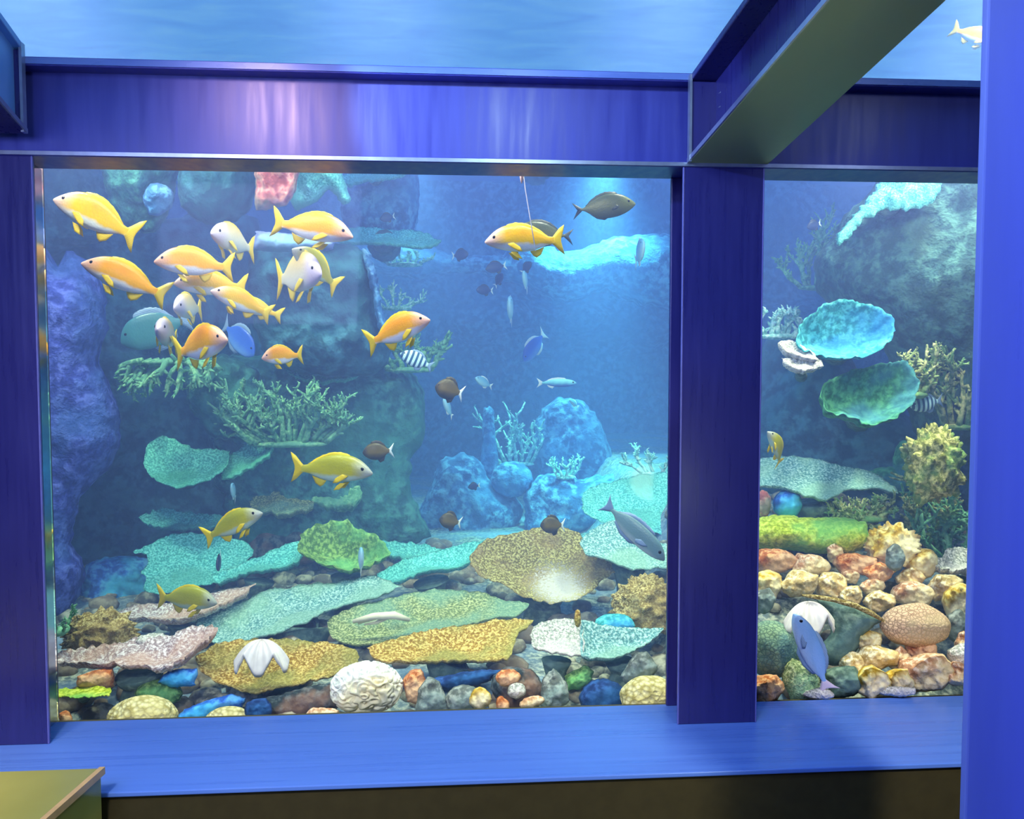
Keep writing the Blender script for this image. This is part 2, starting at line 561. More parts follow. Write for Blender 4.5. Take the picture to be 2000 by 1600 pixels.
def fish_mat(name, back, flank, belly, head=None, stripes=None, zr=(-.10, -.02, .10), headx=(.30, .40), rough=.35, grain=0.12):
    """Colour in bands from back to belly, the snout in its own colour; upright bars where the species has them."""
    mt, nt, out = new_mat(name); b = nd(nt, 'ShaderNodeBsdfPrincipled')
    tc = nd(nt, 'ShaderNodeTexCoord'); sp = nd(nt, 'ShaderNodeSeparateXYZ'); nt.links.new(tc.outputs['Object'], sp.inputs[0])
    nz = nd(nt, 'ShaderNodeTexNoise'); nz.inputs['Scale'].default_value = 9.0; nt.links.new(tc.outputs['Object'], nz.inputs['Vector'])
    mr = nd(nt, 'ShaderNodeMapRange'); mr.inputs[1].default_value = -.2; mr.inputs[2].default_value = .2
    ad = nd(nt, 'ShaderNodeMath', operation='MULTIPLY_ADD'); ad.inputs[1].default_value = .06; nt.links.new(nz.outputs['Fac'], ad.inputs[0]); nt.links.new(sp.outputs['Z'], ad.inputs[2])
    nt.links.new(ad.outputs[0], mr.inputs[0])
    f = lambda z: (z + .03 + .2) / .4
    col = ramp(nt, mr.outputs[0], [(f(zr[0]), belly), (f(zr[1]), flank), (f(zr[2]), back)])
    if head:
        hr = nd(nt, 'ShaderNodeMapRange'); hr.inputs[1].default_value = headx[0]; hr.inputs[2].default_value = headx[1]
        nt.links.new(sp.outputs['X'], hr.inputs[0]); col = mixc(nt, hr.outputs[0], col, head)
    if stripes:
        w = nd(nt, 'ShaderNodeMath', operation='SINE'); k = nd(nt, 'ShaderNodeMath', operation='MULTIPLY'); k.inputs[1].default_value = stripes[1]
        nt.links.new(sp.outputs['X'], k.inputs[0]); nt.links.new(k.outputs[0], w.inputs[0])
        sr = nd(nt, 'ShaderNodeMapRange'); sr.inputs[1].default_value = -.15; sr.inputs[2].default_value = .25
        nt.links.new(w.outputs[0], sr.inputs[0]); col = mixc(nt, sr.outputs[0], col, stripes[0])
    sc = nd(nt, 'ShaderNodeTexVoronoi'); sc.inputs['Scale'].default_value = 42.0; nt.links.new(tc.outputs['Object'], sc.inputs['Vector'])
    bp = nd(nt, 'ShaderNodeBump'); bp.inputs['Strength'].default_value = grain; bp.inputs['Distance'].default_value = .004
    nt.links.new(sc.outputs['Distance'], bp.inputs['Height']); nt.links.new(bp.outputs[0], b.inputs['Normal'])
    nt.links.new(col, b.inputs['Base Color']); b.inputs['Roughness'].default_value = rough; b.inputs['Specular IOR Level'].default_value = .35
    nt.links.new(b.outputs[0], out.inputs['Surface'])
    return mt


def fin_mat(name, c1, c2):
    """Thin fin: rays in two tones, a little light passing through."""
    mt, nt, out = new_mat(name); b = nd(nt, 'ShaderNodeBsdfPrincipled')
    tc = nd(nt, 'ShaderNodeTexCoord'); wv = nd(nt, 'ShaderNodeTexWave'); wv.inputs['Scale'].default_value = 22.0; wv.bands_direction = 'Z'; wv.inputs['Distortion'].default_value = 1.5
    nt.links.new(tc.outputs['Object'], wv.inputs['Vector'])
    col = ramp(nt, wv.outputs['Fac'], [(0.2, c1), (0.8, c2)])
    nt.links.new(col, b.inputs['Base Color']); b.inputs['Roughness'].default_value = .45
    tr = nd(nt, 'ShaderNodeBsdfTranslucent'); nt.links.new(col, tr.inputs[0])
    mx = nd(nt, 'ShaderNodeMixShader'); mx.inputs[0].default_value = .3
    nt.links.new(b.outputs[0], mx.inputs[1]); nt.links.new(tr.outputs[0], mx.inputs[2]); nt.links.new(mx.outputs[0], out.inputs['Surface'])
    return mt
SKY, KEY, GLOW, ROOM, FRONT, FILL, EXPO = 1.0, .58, 1.2, 1.0, .8, .20, 0.0
# ------------------------------------------------------------------ setting
TX0, TX1 = -4.3, 5.2          # tank and gallery width
TY1 = 6.2                     # tank back
ZSURF = 3.6
YC = -0.16                    # front of the steelwork; the panes stand at Y = 0
Zs = at_y(1000, 1384, 0.0).z  # sill height
r_ = ray(1000, 1521); tt = (Zs - CAM.z) / r_.z
YSILL = CAM.y + r_.y * tt
Zb0 = at_y(700, 315, YC).z    # underside of the cross beam
Zb1 = at_y(700, 126, YC).z    # its top
vd = ray(720, 1040); BD = -vd / vd.y            # gallery beams: one metre towards the viewer, rising
SL = BD.z
zceil = lambda y: Zb1 + 0.012 + SL * (-y - 0.0)

M_NAVY = painted_steel('navy_gloss_paint', S(46, 44, 108), S(52, 50, 118), .30, (60, 60, 4), .05)
M_NAVYX = painted_steel('navy_gloss_paint_beam', S(62, 66, 150), S(72, 78, 166), .36, (34, 20, 3), .10, .6)
M_GREEN = painted_steel('grey_green_satin_paint', S(150, 166, 112), S(160, 176, 120), .38, (8, 3, 8), .08)
M_SILL = painted_steel('brushed_steel_sill', S(96, 136, 224), S(108, 150, 236), .30, (1.5, 60, 60), .05, .6)
M_DARK = plain('shaded_panel', S(70, 62, 36), .55, spec=.3)  # dark base carries the shade on the wall under the sill
M_FLOOR = plain('gallery_floor', S(60, 60, 66), .5)
M_WALL = plain('gallery_wall', S(58, 62, 92), .6)
M_BLUECOL = painted_steel('blue_gloss_paint', S(136, 152, 244), S(144, 160, 250), .33, (20, 20, 2), .02)
M_EDGE = plain('bare_steel_edge', S(176, 184, 200), .3, metal=.7)
M_HILITE = plain('navy_edge_highlight', S(120, 118, 190), .35)  # edge highlight put into a paler colour
M_CONC = plain('tank_wall', S(70, 110, 180), .9, spec=.1)
M_BENCH = painted_steel('olive_lacquer', S(172, 164, 76), S(186, 178, 88), .22, (3, 3, 3), .05, .6)
M_BENCHX = plain('bench_edge_strip', S(240, 190, 120), .3)
M_JAMB = plain('polished_jamb', S(150, 170, 200), .12, metal=.9)
M_PANE = pane_mat('acrylic_pane', (.97, .985, .99, 1), 1.12)
M_CPANE = pane_mat('acrylic_roof_pane', (.96, .985, 1, 1), 1.05)


def struct(o, label=None, cat=None):
    o['kind'] = 'structure'
    if label: o['label'] = label
    if cat: o['category'] = cat
    return o


# gallery shell
struct(bm_obj('floor', box_bm(TX0, TX1, -4.4, YSILL, -.1, 0), M_FLOOR), 'dark gallery floor below the window sill', 'floor')
struct(bm_obj('wall_rear', box_bm(TX0, TX1, -4.5, -4.4, 0, 3.6), M_WALL), 'dark wall behind the viewer', 'wall')
struct(bm_obj('wall_left', box_bm(TX0 - .1, TX0, -4.5, 0, 0, 3.6), M_WALL), 'gallery end wall beyond the first column', 'wall')
struct(bm_obj('wall_right', box_bm(TX1, TX1 + .1, -4.5, 0, 0, 3.6), M_WALL), 'gallery end wall beyond the last column', 'wall')

# parapet and sill
struct(bm_obj('wall_front', box_bm(TX0, TX1, YSILL + .012, .04, 0, Zs - .014), M_DARK), 'brown parapet panel, darkened by painted shade, under the blue sill', 'wall')
struct(bm_obj('trim_1', box_bm(TX0, TX1, YSILL, .0, Zs - .014, Zs, .003), M_SILL), 'brushed blue metal sill below the aquarium windows', 'sill')

# columns: two flanges and a web each
def column(name, x0, x1, label, mat=M_NAVY, y0=YC, y1=0.0, z0=None, z1=None, inset=0.0):
    z0 = Zs if z0 is None else z0; z1 = Zb0 if z1 is None else z1
    c = (x0 + x1) / 2
    root = struct(empty(name, (c, y0, z0)), label, 'column')
    L = root.location
    def b(n, a0, a1, c0, c1):
        bm = box_bm(a0 - L.x, a1 - L.x, c0 - L.y, c1 - L.y, 0, z1 - z0, .003)
        o = bm_obj(n, bm, mat, root); return o
    b('flange', x0, x1, y0, y0 + .018); b('flange', x0, x1 - inset, y1 - .018, y1); b('web', c - .012, c + .012, y0 + .018, y1 - .018)
    for xe in (x0, x1):
        tag(b('edge_strip', xe - .0025, xe + .0025, y0 - .002, y0 + .008), 'pale highlight line on the flange edge').data.materials[0] = M_HILITE
    return root


xl = (at_y(65, 320, YC).x + at_y(92, 1465, YC).x) / 2
xm0 = (at_y(1338, 330, YC).x + at_y(1322, 1418, YC).x) / 2
xm1 = (at_y(1495, 330, YC).x + at_y(1473, 1418, YC).x) / 2
cw = xm1 - xm0
xr0 = at_y(1960, 800, 0).x
column('steel_column', xl - cw, xl, 'dark navy steel column before the left edge of the big window', inset=.06)
column('steel_column', xm0, xm1, 'dark navy steel column between the big window and the narrower window')
column('steel_column', xr0, xr0 + cw, 'navy steel column hidden beyond the bright blue post')

# the column beside the viewer
ND = 1.35
xa = (at(1922, 0, ND + .22).x + at(1880, 1600, ND + .22).x) / 2; ya = at(1901, 800, ND).y
post = struct(empty('blue_post', (xa + .15, ya, 0)), 'bright blue painted post standing close to the viewer', 'column')
bm_obj('post_face', box_bm(-.15, .15, 0, .02, 0, zceil(ya) - .2, .004), M_BLUECOL, post)
bm_obj('post_web', box_bm(-.01, .01, .02, .2, 0, zceil(ya) - .2), M_BLUECOL, post)
bm_obj('post_back', box_bm(-.15, .15, .2, .22, 0, zceil(ya) - .2, .004), M_BLUECOL, post)

# cross beam over the windows
cbm = struct(empty('cross_beam', (0, YC, Zb0)), 'navy steel beam running across above both windows', 'beam')
H = Zb1 - Zb0
bm_obj('bottom_flange', box_bm(TX0, TX1, 0, -YC, 0, .016, .003), M_NAVYX, cbm)
bm_obj('top_flange', box_bm(TX0, TX1, 0, -YC + .02, H - .026, H, .003), M_NAVYX, cbm)
bm_obj('web', box_bm(TX0, TX1, .055, .072, .016, H - .026), M_NAVYX, cbm)
tag(bm_obj('flange_lip', box_bm(TX0, TX1, -.004, 0, .002, .013), M_EDGE, cbm), 'pale bare metal lip')
tag(bm_obj('flange_lip', box_bm(TX0, TX1, -.004, 0, H - .022, H - .004), painted_steel('lip_paint', S(96, 120, 190), S(120, 146, 205), .25, (3, 9, 9), .03), cbm), 'pale blue metal lip')

# gallery beams rising from the cross beam towards the viewer
def gallery_beam(x0, x1, z0, z1, webx, label, web_mat, under_mat, plate_side):
    root = struct(empty('gallery_beam', (x0, YC, z0)), label, 'beam')
    vec = BD * 4.1; L = root.location; h = z1 - z0
    q = lambda a, b, c, d: [Vector((a - L.x, 0, c)), Vector((b - L.x, 0, c)), Vector((b - L.x, 0, d)), Vector((a - L.x, 0, d))]
    bm_obj('bottom_flange', prism_bm(q(x0, x1, 0, .016), vec, .003), under_mat, root)
    bm_obj('top_flange', prism_bm(q(x0, x1, h - .02, h), vec, .003), web_mat, root)
    bm_obj('web', prism_bm(q(webx - .008, webx + .008, .016, h - .02), vec), web_mat, root)
    e = x0 if plate_side < 0 else x1
    tag(bm_obj('edge_strip', prism_bm(q(e - .004, e + .004, .001, .015), vec), M_EDGE, root), 'pale bare steel flange edge')
    w = .105
    a, b = (x0, x0 + w) if plate_side < 0 else (x1 - w, x1)
    bm_obj('end_plate', box_bm(a - L.x, b - L.x, -.02, -.006, .016, h - .02, .002), M_NAVY, root)
    tag(bm_obj('plate_edge', box_bm(e - .004 - L.x, e + .004 - L.x, -.024, -.004, 0, h), M_EDGE, root), 'pale bare steel edge')
    for zz in (.30, .46):
        bx = b - .012 if plate_side < 0 else a + .012
        v, f = tube_geo([Vector((bx - L.x, -.018, h * (zz + .3))), Vector((bx - L.x, -.05, h * (zz + .3)))], [.014, .012], 6)
        tag(link_mesh('bolt', v, f, M_EDGE, root, smooth=False), 'bare steel bolt')
    return root


gx0, gx1 = at_y(1344, 318, YC).x, at_y(1500, 314, YC).x
zg0 = at_y(1345, 319, YC).z; zg1 = at_y(1345, 150, YC).z
gallery_beam(gx0, gx1, zg0, zg1, gx0 + .085, 'steel roof beam rising towards the viewer over the dividing column, grey green underneath', M_NAVY, M_GREEN, -1)
lx1 = at_y(52, 262, YC).x
gallery_beam(lx1 - (gx1 - gx0), lx1, at_y(52, 262, YC).z, at_y(52, 88, YC).z, lx1 - .03, 'steel roof beam at the left corner with a pale blue lit side', painted_steel('blue_lit_paint', S(110, 160, 215), S(130, 180, 228), .3, (4, 2, 4), .05), M_NAVY, 1)  # web colour made pale to hold the blue light on that side
gallery_beam(xr0, xr0 + cw, zg0, zg1, xr0 + .08, 'steel roof beam hidden beyond the bright blue post', M_NAVY, M_GREEN, -1)

# jamb strip beside the left column
jx0 = at_y(92, 800, -.02).x; jx1 = at_y(112, 1412, 0).x
struct(bm_obj('trim_2', box_bm(jx1 - .02, jx1, YC + .02, .0, Zs + .002, Zb0 - .002), M_JAMB), 'polished mirror strip beside the left column', 'trim')

# panes
def pane(name, x0, x1, label):
    return struct(bm_obj(name, box_bm(x0, x1, .002, .03, Zs - .05, Zb1), M_PANE), label, 'window')


pane('window_1', xl - .06, xm0 + cw / 2 - .002, 'big clear aquarium window between the two navy columns')
pane('window_2', xm0 + cw / 2 + .002, xr0 + cw / 2, 'narrower clear aquarium window by the bright blue post')
struct(bm_obj('wall_front', box_bm(TX0, xl - .062, .002, .04, Zs, Zb1), M_WALL), 'solid wall beyond the first column', 'wall')
struct(bm_obj('wall_front', box_bm(xr0 + cw / 2 + .002, TX1, .002, .04, Zs, Zb1), M_WALL), 'solid wall beyond the last column', 'wall')
n_ = 0
for (a, b, lb) in ((TX0, lx1 - .12, 'glass roof panel beyond the left roof beam'), (lx1 - .12, gx0 + .12, 'wide glass roof panel over the big window, water above it'), (gx0 + .12, xr0 + .1, 'glass roof panel over the narrower window, water above it'), (xr0 + .1, TX1, 'glass roof panel beyond the bright blue post')):
    poly = [Vector((a + .002, .02, zceil(-.02))), Vector((b - .002, .02, zceil(-.02))), Vector((b - .002 + BD.x * 4.42, -4.4, zceil(4.4 * -1))), Vector((a + .002 + BD.x * 4.42, -4.4, zceil(-4.4)))]
    if a == TX0: poly[3].x = TX0
    if b == TX1: poly[2].x = TX1
    n_ += 1
    struct(bm_obj('window_%d' % (n_ + 2), prism_bm(poly, Vector((0, 0, .03))), M_CPANE), lb, 'window')

# bench corner at the left
bz = at_y(120, 1500, YSILL - .02)
bw = CAM + ray(203, 1500) * ((bz.z - CAM.z) / ray(203, 1500).z)
be = CAM + ray(92, 1598) * ((bz.z - CAM.z) / ray(92, 1598).z)
bench = tag(empty('bench', (bw.x, bw.y, 0)), 'glossy olive yellow bench corner standing against the sill', 'bench')
bx = lambda p: Vector((p.x - bw.x, p.y - bw.y, 0))
dirv = (be - bw); dirv.z = 0
back_l = Vector((-2.3, 0.0, 0)); fr = dirv.normalized() * 1.25
base = [Vector((0, 0, 0)), back_l, back_l + fr, fr]
bm_obj('bench_top', prism_bm([p + Vector((0, 0, bz.z - .02)) for p in base], Vector((0, 0, .02)), .003), M_BENCH, bench)
bm_obj('bench_body', prism_bm([p * .985 + Vector((-.008, -.002, 0)) for p in base], Vector((0, 0, bz.z - .02))), M_BENCH, bench)
e0 = Vector((.003, 0, bz.z - .016)); 
tag(bm_obj('edge_strip', prism_bm([e0, e0 + Vector((-.014, 0, 0)), e0 + Vector((-.014, 0, .019)), e0 + Vector((0, 0, .019))], fr), M_BENCHX, bench), 'pale orange edge strip')

# ------------------------------------------------------------------ water, seabed, tank walls
def water_mat():
    mt, nt, out = new_mat('tank_water')
    sc = nd(nt, 'ShaderNodeVolumeScatter'); sc.inputs['Color'].default_value = W_SC; sc.inputs['Density'].default_value = W_SD; sc.inputs['Anisotropy'].default_value = 0.2
    ab = nd(nt, 'ShaderNodeVolumeAbsorption'); ab.inputs['Color'].default_value = W_AC; ab.inputs['Density'].default_value = W_AD
    a = nd(nt, 'ShaderNodeAddShader')
    nt.links.new(sc.outputs[0], a.inputs[0]); nt.links.new(ab.outputs[0], a.inputs[1]); nt.links.new(a.outputs[0], out.inputs['Volume'])
    return mt


W_SC, W_SD = (.28, .40, 1.0, 1), .20
W_AC, W_AD = (.45, .80, .95, 1), .26
prof_w = [(.032, 0.0), (TY1, 0.0), (TY1, ZSURF), (-4.4, ZSURF), (-4.4, zceil(-4.4) + .032), (.032, zceil(-.03) + .032)]
wat = bm_obj('tank_water', prism_bm([Vector((TX0, y, z)) for y, z in prof_w], Vector((TX1 - TX0, 0, 0))), water_mat())
tag(wat, 'hazy blue sea water filling the tank behind the windows', 'water', kind='stuff')


def surface_mat():
    mt, nt, out = new_mat('rippled_water_surface')
    tc = nd(nt, 'ShaderNodeTexCoord'); mp = nd(nt, 'ShaderNodeMapping'); mp.inputs['Scale'].default_value = (.9, 2.6, 1); mp.inputs['Rotation'].default_value = (0, 0, .25)
    nt.links.new(tc.outputs['Object'], mp.inputs['Vector'])
    n1 = nd(nt, 'ShaderNodeTexNoise'); n1.inputs['Scale'].default_value = 2.2; n1.inputs['Detail'].default_value = 6.0; n1.inputs['Distortion'].default_value = .8
    nt.links.new(mp.outputs[0], n1.inputs['Vector'])
    c = ramp(nt, n1.outputs['Fac'], [(.25, (.62, .70, .93, 1)), (.5, (.74, .84, 1, 1)), (.75, (.95, .99, 1, 1))])
    t = nd(nt, 'ShaderNodeBsdfTransparent'); nt.links.new(c, t.inputs[0]); nt.links.new(t.outputs[0], out.inputs['Surface'])
    return mt


gx, gy = 90, 90; V, F = [], []
for j in range(gy + 1):
    for i in range(gx + 1):
        x = TX0 + (TX1 - TX0) * i / gx; y = -4.4 + (TY1 + 4.4) * j / gy
        V.append((x, y, ZSURF + .05 + .025 * noise.noise(Vector((x * 2.1, y * 2.1, 4)))))
for j in range(gy):
    for i in range(gx):
        a = j * (gx + 1) + i; F.append((a, a + 1, a + gx + 2, a + gx + 1))
tag(link_mesh('water_surface', V, F, surface_mat()), 'rippled bright water surface high above the glass roof', 'water', kind='stuff')

M_SAND = coral('seabed_rubble', S(120, 130, 130), S(190, 190, 175), 45, .7, S(120, 150, 190), 3.0)
V, F = [], []; gx, gy = 170, 90
for j in range(gy + 1):
    for i in range(gx + 1):
        x = TX0 + (TX1 - TX0) * i / gx; y = .045 + (TY1 - .05) * j / gy
        V.append((x, y, ground_z(x, y) + .012 * noise.noise(Vector((x * 9, y * 9, 2)))))
for j in range(gy):
    for i in range(gx):
        a = j * (gx + 1) + i; F.append((a, a + 1, a + gx + 2, a + gx + 1))
struct(link_mesh('seabed', V, F, M_SAND), 'pale rubble seabed of the tank', 'seabed')

M_BACK = coral('tank_rockwork', S(52, 84, 130), S(96, 140, 180), 14, .9, S(60, 110, 150), 1.2, dist=.05)
V, F = [], []; gx, gz = 110, 50
for j in range(gz + 1):
    for i in range(gx + 1):
        x = TX0 + (TX1 - TX0) * i / gx; z = .1 + 3.4 * j / gz
        p = Vector((x * .8, z * .8, 3.3))
        y = TY1 - .12 - .55 * abs(noise.noise(p)) - .25 * abs(noise.noise(p * 2.7)) - .10 * noise.noise(p * 7) - .35 * max(0, math.exp(-((z - 2.0) / .25) ** 2))
        V.append((x, y, z))
for j in range(gz):
    for i in range(gx):
        a = j * (gx + 1) + i; F.append((a, a + 1, a + gx + 2, a + gx + 1))
struct(link_mesh('wall_back', V, F, M_BACK), 'dim blue rockwork wall at the back of the tank', 'wall')
struct(bm_obj('wall_back', box_bm(TX0, TX1, TY1 + .002, TY1 + .1, 0, 3.7), M_CONC), 'concrete tank wall behind the rockwork', 'wall')
struct(bm_obj('wall_left', box_bm(TX0 - .1, TX0 - .002, .0, TY1, 0, 3.7), M_CONC), 'blue end wall of the tank, far left', 'wall')
struct(bm_obj('wall_right', box_bm(TX1 + .002, TX1 + .1, .0, TY1, 0, 3.7), M_CONC), 'blue end wall of the tank, far right', 'wall')
# ------------------------------------------------------------------ coral and rock builders
_s = [0]


def sd():
    _s[0] += 1
    return _s[0]


DD = lambda y: 2.82 + max(0.0, 1395.0 - y) / 345.0 * 1.9


def ctr(pts):
    xs = [p[0] for p in pts]; ys = [p[1] for p in pts]
    return (min(xs) + max(xs)) / 2, (min(ys) + max(ys)) / 2


def plate(pts, mat, label, D=None, tilt=16, roll=0, bowl=.03, thick=.028, amp=.028, jag=4.5, stalk=True, sr=None, name='plate_coral', cat='coral', cells=30, smat=None, group=None, zend=None, stem=.55):
    """A spreading table coral: a thin uneven slab on a foot."""
    s = sd(); cx, cy = ctr(pts); D = D or DD(cy); C = at(cx, cy, D)
    root = empty(name, C); tag(root, label, cat, group)
    solid_from_outline('table', pts, D, mat, root, 'plate', tilt, roll, thick=thick, bowl=bowl, amp=amp, jag=jag, cells=cells, seed=s, nscale=5.0)
    if stalk:
        w = (max(p[0] for p in pts) - min(p[0] for p in pts)) * D / FPX
        r_ = sr or min(.14, w * .14)
        stalk_to_ground(root, C - Vector((0, 0, thick * .8 + amp * .6 + 1.2 * r_ * abs(math.sin(R(tilt))) + max(0, -bowl))), r_, smat or M['stone'], s, zend=zend)
    else:
        dv = (C - CAM).normalized(); w = (max(p[0] for p in pts) - min(p[0] for p in pts)) * D / FPX; q0 = dv * .03 + Vector((0, 0, -thick * .6))
        v, f = tube_geo([q0 + dv * stem * t + Vector((0, 0, -.03 * t)) for t in (0, .3, .65, 1)], [w * .10, w * .12, w * .14, w * .17], 10)
        link_mesh('stem', v, f, smat or M['stone'], root)
    return root


def rock(pts, mat, label, D=None, bulge=None, back=None, amp=.03, jag=3.0, name='rock', cat='rock', cells=28, group=None, tilt=0, edge_pow=.5, nscale=None):
    cx, cy = ctr(pts)
    return solid_from_outline(name, pts, D or DD(cy), mat, None, 'blob', tilt, bulge=bulge, back=back, amp=amp, jag=jag, cells=cells, seed=sd(), label=label, cat=cat, group=group, edge_pow=edge_pow, nscale=nscale)


def oval(cx, cy, rx, ry, lump=.12, n=12, rot=0):
    s = sd(); out = []
    for i in range(n):
        a = 2 * math.pi * i / n
        k = 1 + lump * 1.6 * noise.noise(Vector((math.cos(a) * 1.3, math.sin(a) * 1.3, s * 2.3)))
        x, y = rx * k * math.cos(a), ry * k * math.sin(a)
        c, q = math.cos(R(rot)), math.sin(R(rot))
        out.append((cx + x * c - y * q, cy + x * q + y * c))
    return out


def stone(cx, cy, rx, ry, mat, label, D=None, amp=.02, name='rock', cat='rock', lump=.12, rot=0, group=None, cells=24, jag=1.5, bulge=None):
    D = D or DD(cy)
    return rock(oval(cx, cy, rx, ry, lump, rot=rot), mat, label, D, bulge or min(rx, ry) * D / FPX * 1.05, None, amp, jag, name, cat, cells, group)


def branches(base, h, spread, mat, label, D, n=7, depth=4, th=7.0, name='staghorn_coral', cat='coral', seed=None, droop=0.0, lean=0.0, knob=False):
    """A branching coral grown from one base: each branch forks and thins towards a blunt tip."""
    rnd = random.Random(seed or sd() * 13); mpp = D / FPX
    B = at(base[0], base[1], D); V, F = [], []
    def grow(p, d, L, r, lev):
        k = 4; pts, rr = [p], [r]
        for i in range(k):
            d = (d + Vector((rnd.uniform(-.28, .28), rnd.uniform(-.28, .28), rnd.uniform(-.12, .25) - droop * .3))).normalized()
            p = p + d * L / k; pts.append(p); rr.append(r * (1 - .09 * (i + 1)))
        if lev == 0:
            pts.append(p + d * rr[-1] * .8); rr.append(rr[-1] * .45)
        tube_geo(pts, rr, 7, V, F)
        for q in range(3):
            i = rnd.randrange(1, k + 1); e = (Vector((rnd.uniform(-1, 1), rnd.uniform(-1, 1), rnd.uniform(-.4, 1) - droop * .5)) + d * .4).normalized(); g = rr[i]
            tube_geo([pts[i], pts[i] + e * g * 2.0, pts[i] + e * g * 3.4], [g * .75, g * .6, g * .3], 6, V, F)
        if lev > 0:
            for q in range(rnd.choice((2, 2, 3))):
                a = Vector((rnd.uniform(-1, 1), rnd.uniform(-.9, .6), rnd.uniform(-.4, .9) - droop)).normalized()
                grow(pts[rnd.choice((2, 3, 4))], (d * .75 + a * .75).normalized(), L * rnd.uniform(.55, .85), r * .74, lev - 1)
    for i in range(n):
        t = (i + .5) / n * 2 - 1
        d = Vector((t * spread / h * .9 + rnd.uniform(-.2, .2) + lean, rnd.uniform(-.5, .25), 1.0 - 1.8 * droop)).normalized()
        grow(Vector((t * spread * .32 * mpp, rnd.uniform(-.03, .05), 0)), d, h * mpp * rnd.uniform(.38, .56), th * mpp, depth - 2 if rnd.random() < .5 else depth - 1 - 1)
    bmx = bmesh.new(); bmesh.ops.create_icosphere(bmx, subdivisions=2, radius=1.0); b0 = len(V)
    for v in bmx.verts: V.append(Vector((v.co.x * spread * .34 * mpp, v.co.y * .05, v.co.z * .018 - .008)))
    bmx.faces.ensure_lookup_table()
    for f in bmx.faces: F.append(tuple(b0 + q.index for q in f.verts))
    bmx.free(); v2, f2 = V, F
    return tag(link_mesh(name, v2, f2, mat, None, B), label, cat)


def knobbly(cx, cy, rx, ry, mat, label, D, name='rock', cat='coral', seed=None, knobs=70, kr=.16, lump=.14):
    """A head of coral covered with stubby knobs: the body and its knobs grown as one surface."""
    rnd = random.Random(seed or sd() * 7); mpp = D / FPX
    bm = bmesh.new(); bmesh.ops.create_icosphere(bm, subdivisions=5, radius=1.0)
    kn = []
    for i in range(knobs):
        v = Vector((rnd.gauss(0, 1), rnd.gauss(0, 1), rnd.gauss(0, 1))).normalized(); kn.append((v, rnd.uniform(.6, 1.25)))
    for v in bm.verts:
        u = v.co.normalized(); e = 0
        for k, a in kn:
            d2 = (u - k).length_squared
            if d2 < kr * kr * 4: e = max(e, a * math.exp(-d2 / (kr * kr * .55)))
        l = 1 + lump * noise.noise(u * 1.6 + Vector((seed or 3, 0, 0))) + .24 * e - .1 + .03 * noise.noise(u * 9)
        v.co = Vector((u.x * rx * mpp * l, u.y * min(rx, ry) * mpp * l, u.z * ry * mpp * l))
    o = bm_obj(name, bm, mat, None, True, at(cx, cy, D))
    return tag(o, label, cat)


def brain(cx, cy, rx, ry, mat, label, D, groove=9.0, depth=.09, name='brain_coral', cat='coral', seed=5, sub=6):
    """A domed head with winding ridges cut between grooves."""
    mpp = D / FPX; bm = bmesh.new(); bmesh.ops.create_icosphere(bm, subdivisions=sub, radius=1.0)
    o3 = Vector((seed * 3.1, seed * 1.7, 0))
    for v in bm.verts:
        u = v.co.normalized()
        w = noise.noise(u * groove * .42 + o3) + .5 * noise.noise(u * groove * .84 - o3)
        r = abs(math.sin(w * 5.5)); l = 1 + .08 * noise.noise(u * 1.8 + o3) + depth * (r ** .6 - .6)
        v.co = Vector((u.x * rx * mpp * l, u.y * min(rx, ry) * mpp * l, u.z * ry * mpp * l))
    return tag(bm_obj(name, bm, mat, None, True, at(cx, cy, D)), label, cat)


def clam(cx, cy, w, h, mat, label, D, ribs=2, name='clam_shell', tiltz=0.0):
    """Half of a giant clam lying hollow side down: deep flutes and a scalloped lip with arched gaps."""
    mpp = D / FPX; W, Hh = w * mpp, h * mpp; nu, nv = 73, 22; V, F = [], []
    for s in (0, 1):
        for j in range(nv):
            v = j / (nv - 1)
            for i in range(nu):
                u = -1 + 2 * i / (nu - 1); a = u * R(82)
                g = (.5 + .5 * math.cos(u * math.pi * ribs / .8)) ** .7; rdg = .012 * math.cos(u * math.pi * ribs * 5)
                rad = (v ** .8) * (1 + .05 * g * v + rdg)
                x = math.sin(a) * rad * W * .5; y = -math.cos(a) * rad * W * .34
                z = Hh * (.5 - v ** 1.9 * (.34 + .66 * g) + rdg * 2)
                if s: z -= .012 + .004 * v; x *= .97; y *= .97
                V.append((x, y, z))
    n = nu * nv
    for s in (0, 1):
        for j in range(nv - 1):
            for i in range(nu - 1):
                a = s * n + j * nu + i; q = (a, a + nu, a + nu + 1, a + 1)
                F.append(q if s else tuple(reversed(q)))
    rim = [j * nu for j in range(nv)] + [(nv - 1) * nu + i for i in range(1, nu)] + [j * nu + nu - 1 for j in range(nv - 2, -1, -1)] + [i for i in range(nu - 2, 0, -1)]
    for a, b in zip(rim, rim[1:] + rim[:1]): F.append((a, b, n + b, n + a))
    o = link_mesh(name, V, F, mat, None, at(cx, cy, D)); o.rotation_euler = (R(tiltz), 0, 0)
    return tag(o, label, 'shell')


